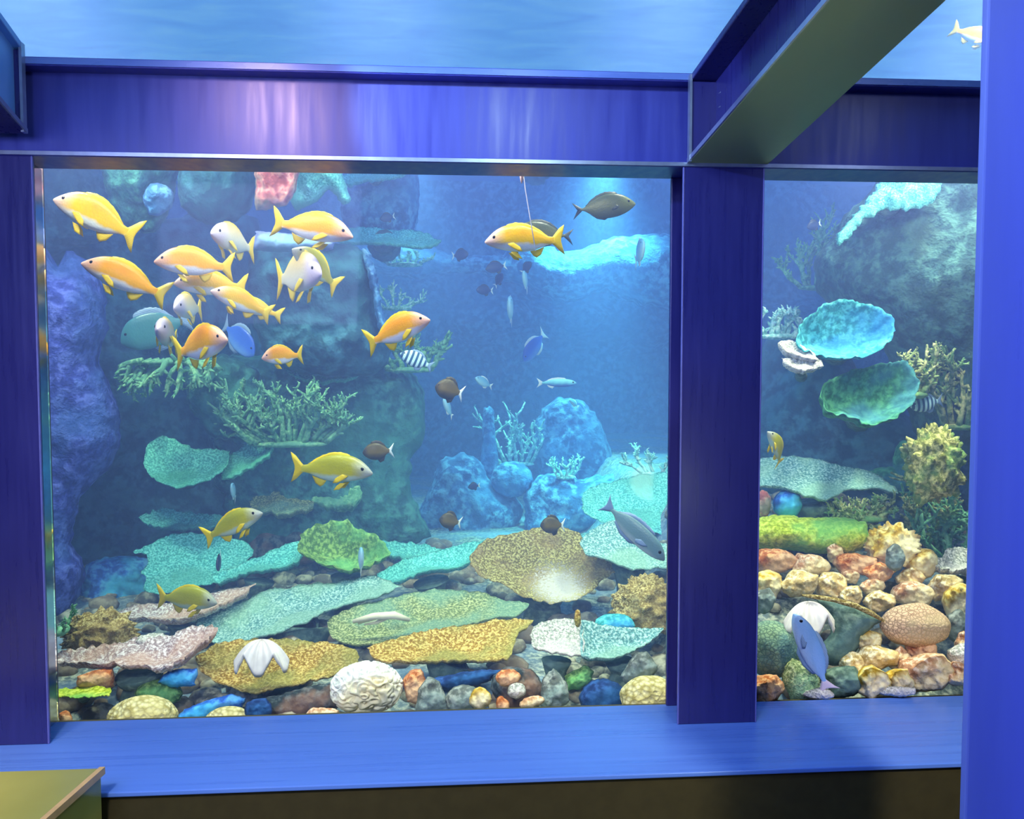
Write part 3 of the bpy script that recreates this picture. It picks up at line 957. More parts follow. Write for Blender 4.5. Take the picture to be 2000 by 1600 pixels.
M = {
    'cyan': coral('cyan_table_coral', S(88, 192, 194), S(152, 242, 236), 105, .8, S(90, 170, 160), 4),
    'teal': coral('teal_table_coral', S(86, 180, 168), S(136, 226, 206), 100, .8, S(80, 170, 130), 5),
    'lblue': coral('pale_blue_table_coral', S(110, 164, 168), S(196, 226, 222), 100, .9, S(150, 190, 170), 4),
    'sea': coral('sea_green_table_coral', S(128, 142, 92), S(206, 206, 152), 100, .9, S(124, 166, 146), 4),
    'olive': coral('olive_bowl_coral', S(92, 128, 62), S(150, 180, 100), 50, .5, S(120, 190, 120), 6),
    'tan': coral('tan_table_coral', S(150, 124, 66), S(222, 200, 140), 105, .9, S(176, 150, 96), 5),
    'gold': coral('gold_table_coral', S(178, 132, 48), S(246, 212, 130), 100, .9, S(150, 150, 80), 5),
    'white': coral('white_table_coral', S(176, 176, 166), S(250, 242, 234), 110, .9, S(230, 220, 215), 6),
    'pinkw': coral('pinkish_white_coral', S(184, 158, 160), S(250, 238, 238), 90, .9, S(206, 160, 140), 6),
    'rust': coral('rust_rock', S(196, 106, 56), S(244, 176, 120), 44, .7, S(240, 200, 160), 7),
    'cream': coral('cream_rock', S(200, 168, 108), S(252, 238, 204), 46, .7, S(240, 200, 140), 8),
    'amber': coral('amber_rock', S(206, 160, 50), S(250, 224, 130), 30, .6, S(252, 240, 210), 7),
    'peach': coral('peach_rock', S(206, 146, 108), S(250, 216, 186), 46, .6, S(236, 220, 170), 7),
    'grey': coral('grey_rock', S(108, 112, 108), S(172, 172, 164), 30, .6, S(130, 150, 150), 7),
    'stone': coral('dead_coral_stone', S(84, 104, 94), S(124, 142, 126), 30, .5, S(96, 124, 126), 5),
    'rteal': coral('teal_rockwork', S(58, 110, 112), S(90, 154, 146), 14, .8, S(68, 138, 122), 3, dist=.03),
    'rgrey': coral('grey_teal_rockwork', S(48, 80, 82), S(76, 116, 110), 16, .9, S(66, 92, 78), 3, dist=.03),
    'rdark': coral('dark_rockwork', S(44, 84, 104), S(74, 124, 146), 12, .8, S(50, 104, 120), 3, dist=.03),
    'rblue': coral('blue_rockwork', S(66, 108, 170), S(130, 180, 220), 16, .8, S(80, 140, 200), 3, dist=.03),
    'purple': coral('violet_blue_rockwork', S(64, 72, 176), S(112, 122, 226), 16, .9, S(60, 96, 170), 4, dist=.03),
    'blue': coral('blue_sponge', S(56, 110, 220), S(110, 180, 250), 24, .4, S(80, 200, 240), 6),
    'pink': coral('pink_rock_and_reflection', S(196, 104, 104), S(240, 170, 160), 26, .6, S(110, 140, 120), 9),
    'lav': coral('lavender_reflection', S(112, 124, 186), S(140, 150, 206), 20, .3, S(120, 170, 200), 4),
    'stag': coral('green_staghorn', S(96, 160, 120), S(158, 208, 156), 40, .5, S(120, 180, 150), 6),
    'stagt': coral('tan_staghorn', S(136, 150, 92), S(216, 210, 150), 40, .6, S(110, 170, 110), 6),
    'stagl': coral('porous_tan_coral', S(140, 140, 66), S(226, 214, 140), 50, .7, S(110, 160, 90), 8),
    'stagw': coral('pale_staghorn', S(150, 210, 205), S(226, 250, 244), 40, .4),
    'cupg': coral('green_cup_coral', S(60, 130, 92), S(92, 164, 118), 36, .4, S(70, 130, 160), 5),
    'cupb': coral('blue_cup_coral', S(60, 160, 170), S(110, 210, 214), 36, .4, S(70, 160, 230), 5),
    'lime': coral('lime_coral', S(176, 190, 34), S(226, 232, 96), 60, .6, S(120, 205, 110), 5),
    'brainw': coral('white_brain_coral', S(236, 236, 230), S(255, 250, 244), 40, .15, S(250, 226, 160), 5),
    'brainp': coral('pink_brain_coral', S(150, 116, 92), S(230, 186, 152), 75, .6, S(206, 180, 140), 6, style='brain', dist=.006),
    'braint': coral('tan_brain_coral', S(176, 158, 96), S(250, 236, 182), 62, .7, S(226, 206, 140), 7, style='polyps'),
    'braing': coral('grey_green_brain_coral', S(84, 110, 96), S(150, 172, 138), 70, .6, S(90, 130, 140), 6, style='brain', dist=.006),
    'shell': plain('white_shell', S(248, 236, 228), .45),
    'ivory': plain('ivory_coral', S(248, 234, 206), .6),
    'bluedk': coral('shaded_blue_sponge', S(30, 56, 110), S(56, 92, 160), 24, .4, S(40, 90, 140), 6),  # darker copy of the blue sponge, shade put into its colour
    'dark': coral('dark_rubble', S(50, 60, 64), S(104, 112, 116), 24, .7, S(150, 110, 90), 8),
}

# ------------------------------------------------------------------ rockwork at the left
rock([(40, 470), (130, 490), (172, 512), (205, 560), (212, 640), (192, 700), (218, 760), (236, 820), (226, 900), (190, 940), (156, 970), (140, 1060), (168, 1120), (130, 1210), (40, 1240)], M['purple'], 'tall violet blue rock column along the left edge of the big window', 4.1, .22, .3, .10, 6, 'rock_pinnacle', cells=34)
rock([(30, 225), (190, 225), (208, 340), (232, 420), (205, 468), (130, 490), (40, 500)], M['rdark'], 'dark rock behind the topmost yellow snapper in the upper left corner', 4.4, .2, .3, .08, 5)
rock([(186, 225), (345, 225), (350, 330), (338, 395), (312, 448), (262, 455), (218, 420), (204, 360)], M['rteal'], 'teal crusted rock hanging under the beam at upper left', 4.0, .22, .3, .10, 6)
stone(308, 388, 30, 34, M['rblue'], 'small pale blue lump on the teal crusted rock', 3.8, .03)
rock(oval(424, 362, 80, 82, .06), M['rdark'], 'big smooth round dark boulder under the beam', 3.9, .2, .25, .03, 2)
rock([(40, 420), (300, 430), (500, 420), (530, 700), (510, 1000), (300, 1090), (100, 1160), (30, 900)], M['rdark'], 'broad dark rock face behind the shoal of yellow snappers', 4.9, .25, .4, .16, 6, 'rock_cliff', cells=44)
rock([(497, 225), (582, 225), (585, 330), (578, 372), (560, 400), (500, 412), (496, 340)], M['pink'], 'pink pane reflection above the orange snapper, shaped as a rock', 3.5, .12, .15, .06, 2)  # reflection in the pane, built as a pink rock
rock([(578, 225), (640, 225), (668, 340), (685, 388), (672, 402), (642, 372), (612, 398), (582, 412), (566, 390)], M['cyan'], 'pale blue sloping rock beside the pink pane reflection', 3.9, .14, .2, .06, 3)
rock([(664, 352), (700, 338), (815, 330), (820, 460), (800, 478), (690, 474), (668, 432)], M['rblue'], 'squarish blue rock block between two cyan plates', 5.35, .25, .3, .06, 3)
rock([(497, 452), (600, 458), (650, 466), (652, 488), (600, 492), (500, 490)], M['lav'], 'flat lavender pane reflection just under the orange snapper, shaped as a ledge', 3.55, .08, .15, .02, 1.5, 'rock_ledge')  # lavender reflection in the pane, given the shape of a ledge
rock([(488, 480), (560, 470), (660, 474), (718, 492), (735, 540), (745, 610), (757, 650), (762, 705), (720, 735), (600, 735), (520, 700), (484, 600)], M['rdark'], 'upper part of the dark teal rock pillar in the middle of the big window', 4.25, .25, .35, .10, 5, 'rock_stack', cells=34)
rock([(706, 486), (722, 492), (738, 540), (748, 610), (762, 652), (752, 668), (738, 640), (728, 580), (716, 530)], M['rblue'], 'narrow pale highlight built along the right edge of the dark pillar', 4.1, .05, .08, .03, 3, 'rock_highlight')  # lit pillar edge made as a separate pale strip
rock([(400, 705), (520, 690), (640, 722), (760, 702), (802, 722), (826, 760), (830, 850), (806, 900), (802, 960), (822, 1010), (842, 1048), (760, 1080), (600, 1090), (470, 1080), (420, 950), (396, 800)], M['rteal'], 'broad teal foot of the rock pillar behind the stacked plates', 4.7, .3, .4, .13, 6, 'rock_stack', cells=40)
rock([(165, 1105), (205, 1088), (295, 1092), (310, 1190), (230, 1215), (140, 1222), (150, 1160)], M['blue'], 'smooth blue rock at the foot of the violet column', 4.35, .15, .2, .05, 3)
rock([(360, 720), (430, 690), (500, 720), (530, 790), (500, 850), (420, 860), (370, 800)], M['rteal'], 'teal rock shoulder beneath the small orange snapper', 4.35, .16, .25, .07, 4)
plate([(665, 352), (690, 335), (720, 326), (800, 322), (798, 340), (770, 350), (720, 355), (680, 362)], M['cyan'], 'upper cyan plate coral on top of the blue block', 5.0, 34, stalk=False, bowl=.01, jag=4)
plate([(640, 450), (700, 445), (760, 450), (820, 455), (862, 472), (845, 484), (790, 483), (720, 477), (660, 472)], M['cyan'], 'long cyan plate coral jutting out below the blue block', 4.85, 34, stalk=False, bowl=.01, jag=3)
plate([(552, 712), (600, 728), (650, 732), (690, 722), (718, 706), (714, 720), (690, 740), (640, 748), (590, 744), (562, 732)], M['teal'], 'thin upcurved teal ledge coral on the rock pillar', 4.45, 40, stalk=False, bowl=.02)
branches((330, 705), 105, 170, M['stag'], 'green staghorn coral drooping under the shoal of snappers', 4.05, 9, 4, 7.5, droop=.6)
branches((565, 865), 120, 230, M['stag'], 'wide green thicket coral on the pillar left of the olive snapper', 4.2, 15, 5, 6.5)
branches((800, 720), 90, 150, M['stag'], 'small green coral tuft on the pillar behind the striped fish', 4.6, 7, 4, 6.0)
branches((775, 600), 50, 90, M['stagw'], 'sparse pale twig coral right of the pillar top', 5.2, 6, 4, 3.0)
branches((790, 515), 40, 110, M['stagw'], 'bright pale twig coral on the ledge under the long cyan plate', 5.6, 6, 4, 3.5)
plate([(283, 905), (290, 880), (320, 865), (365, 880), (385, 890), (420, 888), (450, 895), (446, 925), (420, 945), (385, 956), (350, 966), (320, 956), (290, 936)], M['teal'], 'large round teal plate coral on the rock face, wavy edged', 4.15, 44, roll=8, stalk=False, bowl=.05)
plate([(440, 905), (470, 885), (500, 862), (525, 853), (540, 870), (532, 895), (500, 917), (465, 936), (440, 942)], M['teal'], 'leaf shaped teal plate coral overlapping the large round one', 4.22, 46, roll=-20, stalk=False, bowl=.03)
plate([(490, 990), (510, 970), (550, 962), (590, 970), (612, 985), (608, 1000), (570, 1012), (520, 1010), (495, 1002)], M['sea'], 'green knobbed plate coral right of the rising olive snapper', 4.4, 30, stalk=False, thick=.05, amp=.05)
plate([(598, 970), (630, 952), (670, 945), (702, 955), (710, 970), (690, 990), (640, 996), (608, 990)], M['stag'], 'green mound coral under the olive snapper', 4.5, 34, stalk=False, thick=.07, amp=.05)
plate([(270, 1020), (300, 1008), (320, 1002), (380, 1010), (440, 1018), (430, 1035), (380, 1043), (330, 1041), (295, 1033)], M['cyan'], 'pointed cyan plate coral left of the rising olive snapper', 4.4, 24)

# ------------------------------------------------------------------ stacked plates in the big window
plate([(400, 1066), (430, 1046), (480, 1032), (560, 1015), (650, 1008), (748, 1004), (702, 1018), (622, 1028), (562, 1037), (522, 1052), (482, 1066), (430, 1072)], M['cyan'], 'topmost long cyan green plate coral running up to the pillar foot', 4.62, 18, roll=-6)
plate([(262, 1083), (300, 1068), (345, 1048), (400, 1047), (470, 1060), (498, 1080), (482, 1107), (440, 1137), (400, 1152), (350, 1160), (302, 1166), (282, 1160), (288, 1135), (278, 1128), (292, 1105), (288, 1090)], M['cyan'], 'big ragged turquoise plate coral at left, steeply tilted', 4.1, 42, roll=6, bowl=.03, jag=4, cells=34)
plate([(418, 1132), (480, 1107), (585, 1066), (594, 1090), (582, 1107), (520, 1122), (470, 1132), (430, 1146)], M['cyan'], 'narrow bright turquoise plate coral beside the green bowl coral', 4.05, 26, roll=-8)
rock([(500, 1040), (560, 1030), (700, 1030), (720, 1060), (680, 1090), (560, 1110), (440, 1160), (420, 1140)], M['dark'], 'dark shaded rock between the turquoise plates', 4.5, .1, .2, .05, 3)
plate([(586, 1104), (592, 1072), (622, 1050), (682, 1040), (704, 1060), (742, 1076), (764, 1106), (732, 1130), (682, 1139), (640, 1131)], M['olive'], 'olive green bowl coral, hollow, with a pale fish before it', 4.0, 38, bowl=.10, amp=.03, cells=32)
plate([(735, 1068), (800, 1066), (862, 1082), (842, 1092), (798, 1099), (760, 1092)], M['cyan'], 'small turquoise plate coral behind the wide bright one', 4.5, 18)
plate([(735, 1130), (780, 1105), (820, 1095), (870, 1080), (948, 1064), (942, 1090), (916, 1110), (880, 1120), (830, 1126), (790, 1141), (750, 1152)], M['cyan'], 'wide bright turquoise plate coral left of the mushroom shaped one', 4.2, 22, roll=-6, jag=4)
plate([(385, 1215), (420, 1200), (470, 1185), (520, 1165), (580, 1155), (660, 1145), (735, 1135), (787, 1155), (742, 1175), (702, 1186), (642, 1206), (600, 1226), (550, 1246), (500, 1257), (440, 1264), (400, 1260), (388, 1240)], M['lblue'], 'longest pale blue plate coral crossing the middle of the heap', 3.72, 20, roll=-8, jag=4, cells=38)
plate([(232, 1206), (250, 1195), (300, 1188), (390, 1188), (420, 1170), (502, 1152), (482, 1171), (402, 1206), (352, 1221), (300, 1219), (245, 1219)], M['pinkw'], 'pale grey pink plate coral beneath the low olive snapper', 3.75, 15, roll=-5, jag=3)
plate([(640, 1226), (690, 1196), (760, 1180), (850, 1160), (932, 1164), (990, 1184), (1034, 1190), (1012, 1212), (930, 1227), (832, 1252), (760, 1268), (690, 1270), (650, 1257)], M['sea'], 'sea green plate coral with an ivory branch lying on it', 3.62, 18, roll=-4, jag=3, cells=36)
plate([(715, 1278), (800, 1250), (880, 1236), (960, 1226), (1042, 1224), (1012, 1250), (1002, 1272), (990, 1302), (900, 1302), (800, 1304), (750, 1306)], M['gold'], 'sandy gold plate coral in front of the sea green one', 3.3, 18, jag=4, cells=34)
plate([(384, 1292), (420, 1272), (470, 1262), (560, 1258), (640, 1265), (694, 1282), (702, 1310), (652, 1332), (560, 1352), (500, 1364), (430, 1347), (394, 1322)], M['gold'], 'golden plate coral carrying the white clam shell', 3.12, 22, jag=4, cells=34)
r_ = plate([(116, 1286), (150, 1278), (200, 1270), (260, 1262), (330, 1254), (380, 1234), (430, 1234), (412, 1262), (372, 1290), (330, 1319), (300, 1322), (290, 1313), (250, 1313), (200, 1309), (160, 1302), (116, 1304)], M['pinkw'], 'frilly pinkish white plate coral on a thick grey stalk at lower left', 3.05, 16, roll=-8, jag=6, sr=.075, amp=.04, cells=36)
MUSH = [(915, 1100), (950, 1062), (1000, 1055), (1075, 1036), (1122, 1050), (1166, 1090), (1205, 1122), (1180, 1142), (1140, 1176), (1080, 1191), (1020, 1180), (980, 1152), (935, 1140), (918, 1120)]
mc = ctr(MUSH); mC = at(mc[0], mc[1], 3.95); mn = Vector((math.sin(R(4)), -math.sin(R(40)), math.cos(R(40)))).normalized()
M['mush'] = coral('bleached_heart_coral', S(138, 118, 62), S(206, 190, 128), 100, 1.0, S(160, 130, 90), 6, heart=(tuple(on_plane(1092, 1150, mC, mn) - mC), .13, S(216, 204, 200)))
plate(MUSH, M['mush'], 'broad tan mushroom shaped plate coral with a bleached white heart', 3.95, 40, roll=4, bowl=.05, amp=.035, jag=4, cells=42)
plate([(1128, 1072), (1150, 1045), (1210, 1022), (1262, 1060), (1330, 1085), (1330, 1118), (1240, 1122), (1190, 1106), (1140, 1092)], M['lblue'], 'speckled pale plate coral under the grey surgeonfish', 3.95, 30, roll=8, jag=3)
plate([(1135, 985), (1150, 960), (1200, 945), (1260, 935), (1345, 930), (1345, 1058), (1250, 1052), (1190, 1036), (1140, 1012)], M['cyan'], 'big rough cyan plate coral behind the grey surgeonfish', 4.5, 34, bowl=.03, jag=4, cells=34)
knobbly(1262, 1186, 72, 58, M['tan'], 'knobbly tan coral head against the dividing column', 3.55, 'knob_coral', knobs=150, kr=.11)
stone(1200, 1222, 40, 24, M['cupb'], 'smooth grey teal mushroom coral under the tan coral head', 3.38, .006, 'mushroom_coral', 'coral', .04)
plate([(1034, 1252), (1050, 1228), (1090, 1220), (1136, 1222), (1140, 1260), (1134, 1292), (1080, 1288), (1040, 1274)], M['white'], 'speckled white half plate coral joined to a blue one', 3.2, 30, jag=3, sr=.05)
plate([(1132, 1224), (1180, 1230), (1240, 1238), (1292, 1240), (1270, 1262), (1212, 1290), (1170, 1296), (1134, 1292)], M['lblue'], 'pale blue half plate coral at the foot of the grey teal mushroom coral', 3.22, 28, roll=6, jag=3, sr=.05)
stone(1128, 1208, 7, 18, M['gold'], 'tiny upright yellow coral spike on the white half plate', 3.15, .004, 'coral_spike', 'coral', .05)

# ------------------------------------------------------------------ small pieces along the sill of the big window
knobbly(196, 1238, 70, 46, M['tan'], 'spiky tan coral head at the lower left', 3.2, 'knob_coral', knobs=120, kr=.12)
stone(300, 1254, 36, 20, M['white'], 'smooth white stone behind the frilly pinkish plate', 3.12, .008)
brain(278, 1404, 66, 42, M['braint'], 'big dome of grainy yellow coral at the sill, half sunk', 2.86, 14, .03, 'dome_coral')
brain(444, 1408, 44, 27, M['braint'], 'smaller pale grainy coral dome at the sill', 2.85, 14, .03, 'dome_coral', seed=8)
brain(716, 1344, 66, 46, M['brainw'], 'white brain coral with deep winding ridges at the sill', 2.95, 5.5, .22)
clam(512, 1276, 104, 54, M['shell'], 'white fluted clam shell on the golden plate coral', 3.02)
rock([(150, 1322), (180, 1310), (220, 1306), (224, 1340), (190, 1348), (152, 1344)], M['rust'], 'orange pink stone left of the grey stalk', 2.95, .04, .05, .012, 1.5)
plate([(112, 1350), (160, 1342), (216, 1346), (214, 1360), (160, 1366), (112, 1364)], M['lime'], 'thin yellow rimmed plate under the orange pink stone', 2.88, 10, stalk=False, thick=.008, amp=.004, bowl=.005)
stone(128, 1404, 14, 16, M['rust'], 'tiny orange stone in the bottom left corner of the window', 2.8, .004)
rock([(308, 1334), (328, 1310), (384, 1306), (382, 1338), (346, 1344)], M['blue'], 'pale blue sponge right of the grey stalk', 3.0, .05, .06, .01, 1.5, 'sponge', 'sponge')
rock([(332, 1408), (360, 1386), (400, 1370), (450, 1356), (480, 1362), (474, 1382), (430, 1386), (392, 1412)], M['blue'], 'wavy blue sponge ridge between the two coral domes', 2.95, .04, .05, .012, 2, 'sponge', 'sponge')
stone(310, 1355, 48, 26, M['olive'], 'mossy yellow green stone behind the big grainy dome', 3.0, .02)
rock([(508, 1366), (560, 1352), (650, 1334), (662, 1380), (600, 1400), (510, 1404)], M['dark'], 'dark stone standing in for the shaded hollow under the golden plate', 3.0, .06, .1, .02, 2)  # dark colour stands in for shade in the hollow
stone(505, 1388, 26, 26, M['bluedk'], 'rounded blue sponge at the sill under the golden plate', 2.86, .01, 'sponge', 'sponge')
stone(630, 1394, 34, 12, M['peach'], 'low pinkish pebble at the sill beside the brain coral', 2.84, .004)
rock([(786, 1330), (800, 1310), (822, 1306), (836, 1340), (822, 1376), (796, 1372)], M['rust'], 'grey stone with an orange crown right of the brain coral', 2.98, .05, .06, .015, 1.5)
rock([(816, 1350), (835, 1322), (858, 1330), (880, 1392), (840, 1400), (812, 1396)], M['grey'], 'upright grey stone under the sandy gold plate', 2.9, .05, .06, .012, 1.5)
stone(905, 1368, 38, 32, M['grey'], 'rounded grey stone left of the orange rubble', 2.9, .012)
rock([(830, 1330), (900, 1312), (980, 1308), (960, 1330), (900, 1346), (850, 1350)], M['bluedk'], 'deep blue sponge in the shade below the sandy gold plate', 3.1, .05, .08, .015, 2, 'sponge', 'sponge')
stone(936, 1366, 22, 22, M['amber'], 'small orange stone at the sill left of the dark rubble', 2.85, .01)
stone(1010, 1345, 52, 44, M['dark'], 'dark rubble stone with a pale ring coral on it', 3.05, .03)
stone(992, 1324, 26, 18, M['rust'], 'orange crust on the shoulder of the dark rubble stone', 2.93, .008, 'coral_crust', 'coral')
stone(1008, 1348, 19, 17, M['white'], 'pale ring coral on the dark rubble stone', 2.9, .01, 'ring_coral', 'coral')
rock([(1058, 1330), (1080, 1305), (1106, 1330), (1112, 1370), (1084, 1392), (1056, 1386)], M['grey'], 'lumpy grey stone right of the pale ring coral', 2.94, .05, .06, .025, 2)
stone(982, 1378, 12, 20, M['rust'], 'thin pinkish stone standing at the sill before the dark rubble', 2.82, .004, rot=-20)
stone(1040, 1372, 26, 12, M['peach'], 'flat pink stone below the pale ring coral', 2.84, .004, rot=-15)
rock([(1100, 1322), (1140, 1300), (1160, 1310), (1150, 1340), (1110, 1350)], M['olive'], 'green mossy stone in the shade of the white half plate', 3.15, .05, .07, .02, 2)
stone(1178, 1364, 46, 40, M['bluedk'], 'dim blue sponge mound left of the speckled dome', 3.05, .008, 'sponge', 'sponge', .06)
rock([(1212, 1322), (1238, 1278), (1262, 1272), (1284, 1300), (1276, 1322), (1226, 1338)], M['grey'], 'angular grey stone above the speckled tan dome', 2.98, .05, .06, .015, 1.5)
brain(1268, 1366, 56, 44, M['braint'], 'speckled tan coral dome in the corner by the dividing column', 2.86, 14, .03, 'dome_coral', seed=12)
v_, f_ = [], []
for (pl, rr) in (([(690, 1214), (730, 1204), (770, 1202), (800, 1211)], [4, 7, 8, 4]), ([(740, 1204), (715, 1212), (700, 1218)], [5, 4, 2]), ([(760, 1204), (735, 1216), (712, 1220)], [5, 4, 2])):
    P0 = at(745, 1208, 3.5)
    tube_geo([at(x, y, 3.5 - (1220 - y) * .002) - P0 for x, y in pl], [r * 3.5 / FPX for r in rr], 8, v_, f_)
tag(link_mesh('coral_branch', v_, f_, M['ivory'], None, P0), 'bleached ivory coral branch lying on the sea green plate', 'coral')

# ------------------------------------------------------------------ far rocks behind the open water
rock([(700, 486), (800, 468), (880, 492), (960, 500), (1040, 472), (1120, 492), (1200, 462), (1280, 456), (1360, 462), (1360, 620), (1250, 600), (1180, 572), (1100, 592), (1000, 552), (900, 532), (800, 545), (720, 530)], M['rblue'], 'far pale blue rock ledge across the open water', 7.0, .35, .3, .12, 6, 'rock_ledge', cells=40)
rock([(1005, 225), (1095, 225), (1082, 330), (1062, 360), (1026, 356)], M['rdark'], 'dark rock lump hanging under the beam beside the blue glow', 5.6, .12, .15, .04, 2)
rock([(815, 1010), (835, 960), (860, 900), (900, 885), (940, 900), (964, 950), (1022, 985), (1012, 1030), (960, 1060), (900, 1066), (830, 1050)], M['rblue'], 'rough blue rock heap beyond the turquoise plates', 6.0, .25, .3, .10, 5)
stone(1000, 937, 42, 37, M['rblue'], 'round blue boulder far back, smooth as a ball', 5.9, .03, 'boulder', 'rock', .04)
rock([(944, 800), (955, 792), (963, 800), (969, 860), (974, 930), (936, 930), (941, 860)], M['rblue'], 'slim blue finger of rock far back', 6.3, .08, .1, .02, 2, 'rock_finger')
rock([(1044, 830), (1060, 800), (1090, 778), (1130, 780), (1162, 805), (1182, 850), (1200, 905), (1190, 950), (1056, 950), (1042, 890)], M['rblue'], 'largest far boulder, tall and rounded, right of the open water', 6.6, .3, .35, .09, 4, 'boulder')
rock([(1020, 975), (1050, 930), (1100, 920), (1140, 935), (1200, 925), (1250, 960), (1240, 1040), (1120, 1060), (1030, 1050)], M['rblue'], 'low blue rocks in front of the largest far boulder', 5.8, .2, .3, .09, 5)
branches((1008, 905), 110, 110, M['stagw'], 'hazy twig coral left of the largest far boulder', 6.4, 7, 4, 4.0)
branches((1105, 930), 45, 60, M['stagw'], 'short pale twig coral at the foot of the largest far boulder', 5.7, 5, 4, 3.5)
branches((1285, 925), 60, 110, M['stagw'], 'pale twig coral behind the rough cyan plate', 5.0, 6, 4, 4.0)

# ------------------------------------------------------------------ the narrower window
rock([(1588, 505), (1622, 470), (1650, 420), (1700, 370), (1730, 320), (1770, 240), (2060, 230), (2060, 900), (1900, 900), (1790, 850), (1745, 720), (1700, 640), (1640, 620), (1596, 570)], M['rgrey'], 'massive overhanging teal rock in the narrower window', 4.0, .4, .5, .12, 6, 'overhanging_rock', cells=46)
plate([(1630, 462), (1652, 418), (1700, 370), (1735, 325), (1800, 300), (1840, 345), (1822, 388), (1770, 402), (1720, 398), (1690, 410), (1665, 440), (1645, 470)], M['cyan'], 'bright cyan coral crust along the crest of the overhanging rock', 3.62, 52, roll=-25, stalk=False, bowl=-.04, thick=.05, amp=.06, jag=10, cells=34)
rock([(1440, 700), (1500, 660), (1560, 640), (1640, 660), (1700, 760), (1780, 820), (2000, 860), (2000, 1060), (1440, 1060)], M['rdark'], 'dim blue rock wall below the cup corals', 4.7, .3, .4, .14, 5, 'rock_cliff', cells=40)
branches((1600, 560), 110, 130, M['stag'], 'hazy teal bush coral left of the overhanging rock', 4.9, 9, 5, 5.0)
branches((1525, 655), 70, 130, M['stagw'], 'whitish branching coral beside the dividing column', 4.4, 8, 4, 6.0)
plate([(1540, 700), (1545, 660), (1580, 625), (1620, 608), (1680, 618), (1718, 640), (1726, 670), (1708, 700), (1670, 718), (1600, 720)], M['cupb'], 'large blue cup coral opening towards the glass', 3.5, 68, roll=-6, stalk=False, bowl=.12, thick=.05, amp=.03, cells=34)
plate([(1518, 672), (1540, 666), (1580, 684), (1598, 704), (1575, 702), (1540, 690)], M['white'], 'upper white lip coral left of the blue cup coral', 3.38, 40, stalk=False, bowl=.01, jag=2)
plate([(1524, 704), (1560, 704), (1600, 706), (1606, 720), (1570, 728), (1540, 720)], M['white'], 'lower white lip coral left of the blue cup coral', 3.36, 40, stalk=False, bowl=.01, jag=2)
plate([(1584, 800), (1592, 775), (1640, 752), (1700, 738), (1750, 730), (1772, 770), (1766, 810), (1730, 840), (1680, 856), (1640, 840), (1600, 825)], M['cupg'], 'green cup coral below the blue one', 3.45, 60, roll=-4, stalk=False, bowl=.12, thick=.05, amp=.03, cells=34)
branches((1788, 768), 90, 70, M['stagt'], 'tan branching coral above the striped fish', 3.6, 8, 4, 6.0)
branches((1880, 830), 170, 110, M['stagt'], 'green brown branching coral at the edge of the bright blue post', 3.75, 12, 5, 6.5)
knobbly(1822, 908, 54, 74, M['stagl'], 'tall porous yellow green coral stump', 3.45, 'coral_stump', knobs=150, kr=.13)
stone(1775, 905, 34, 44, M['cupg'], 'smooth green rock half behind the porous stump', 4.0, .02)
stone(1740, 945, 60, 34, M['cupg'], 'low green boulder between the cyan plate and the porous stump', 4.05, .02, 'boulder')
plate([(1440, 905), (1500, 902), (1580, 904), (1640, 922), (1700, 930), (1745, 960), (1752, 974), (1700, 966), (1650, 966), (1615, 985), (1570, 978), (1520, 960), (1440, 955)], M['lblue'], 'wide pale cyan plate coral above the lime coral', 3.85, 26, jag=3, cells=36)
stone(1538, 985, 30, 28, M['blue'], 'blue rounded sponge in the gap under the wide cyan plate', 3.8, .008, 'sponge', 'sponge', .04)
stone(1488, 985, 18, 26, M['pink'], 'pinkish stone peeping out beside the dividing column', 3.75, .01)
rock([(1440, 1015), (1490, 1008), (1540, 1005), (1580, 1012), (1640, 1010), (1690, 1020), (1700, 1060), (1660, 1085), (1600, 1082), (1540, 1075), (1440, 1072)], M['lime'], 'lime green mound coral over the orange rocks', 3.6, .14, .2, .03, 3, 'mound_coral', 'coral', cells=36)
branches((1770, 1050), 110, 260, M['stagt'], 'sprawling tan green staghorn coral behind the frilly coral', 3.75, 12, 5, 7.0)
branches((1690, 1010), 45, 130, M['stagt'], 'short yellow green staghorn tips over the lime mound', 3.7, 8, 4, 5.0)
branches((1860, 1090), 120, 90, M['stag'], 'dark green staghorn beside the bright blue post', 3.7, 8, 5, 7.0)
knobbly(1742, 1068, 52, 44, M['amber'], 'frilly yellow coral head in the middle of the narrower window', 3.42, 'knob_coral', knobs=120, kr=.13)
stone(1748, 1088, 20, 26, M['grey'], 'grey violet lump on the front of the frilly yellow coral', 3.26, .012)
stone(1800, 1100, 34, 30, M['amber'], 'yellow lumpy rock right of the frilly coral', 3.4, .025)
plate([(1818, 1112), (1840, 1090), (1860, 1080), (1930, 1082), (1930, 1116), (1860, 1124)], M['white'], 'pale blue white plate coral beside the bright blue post', 3.4, 24, sr=.04)
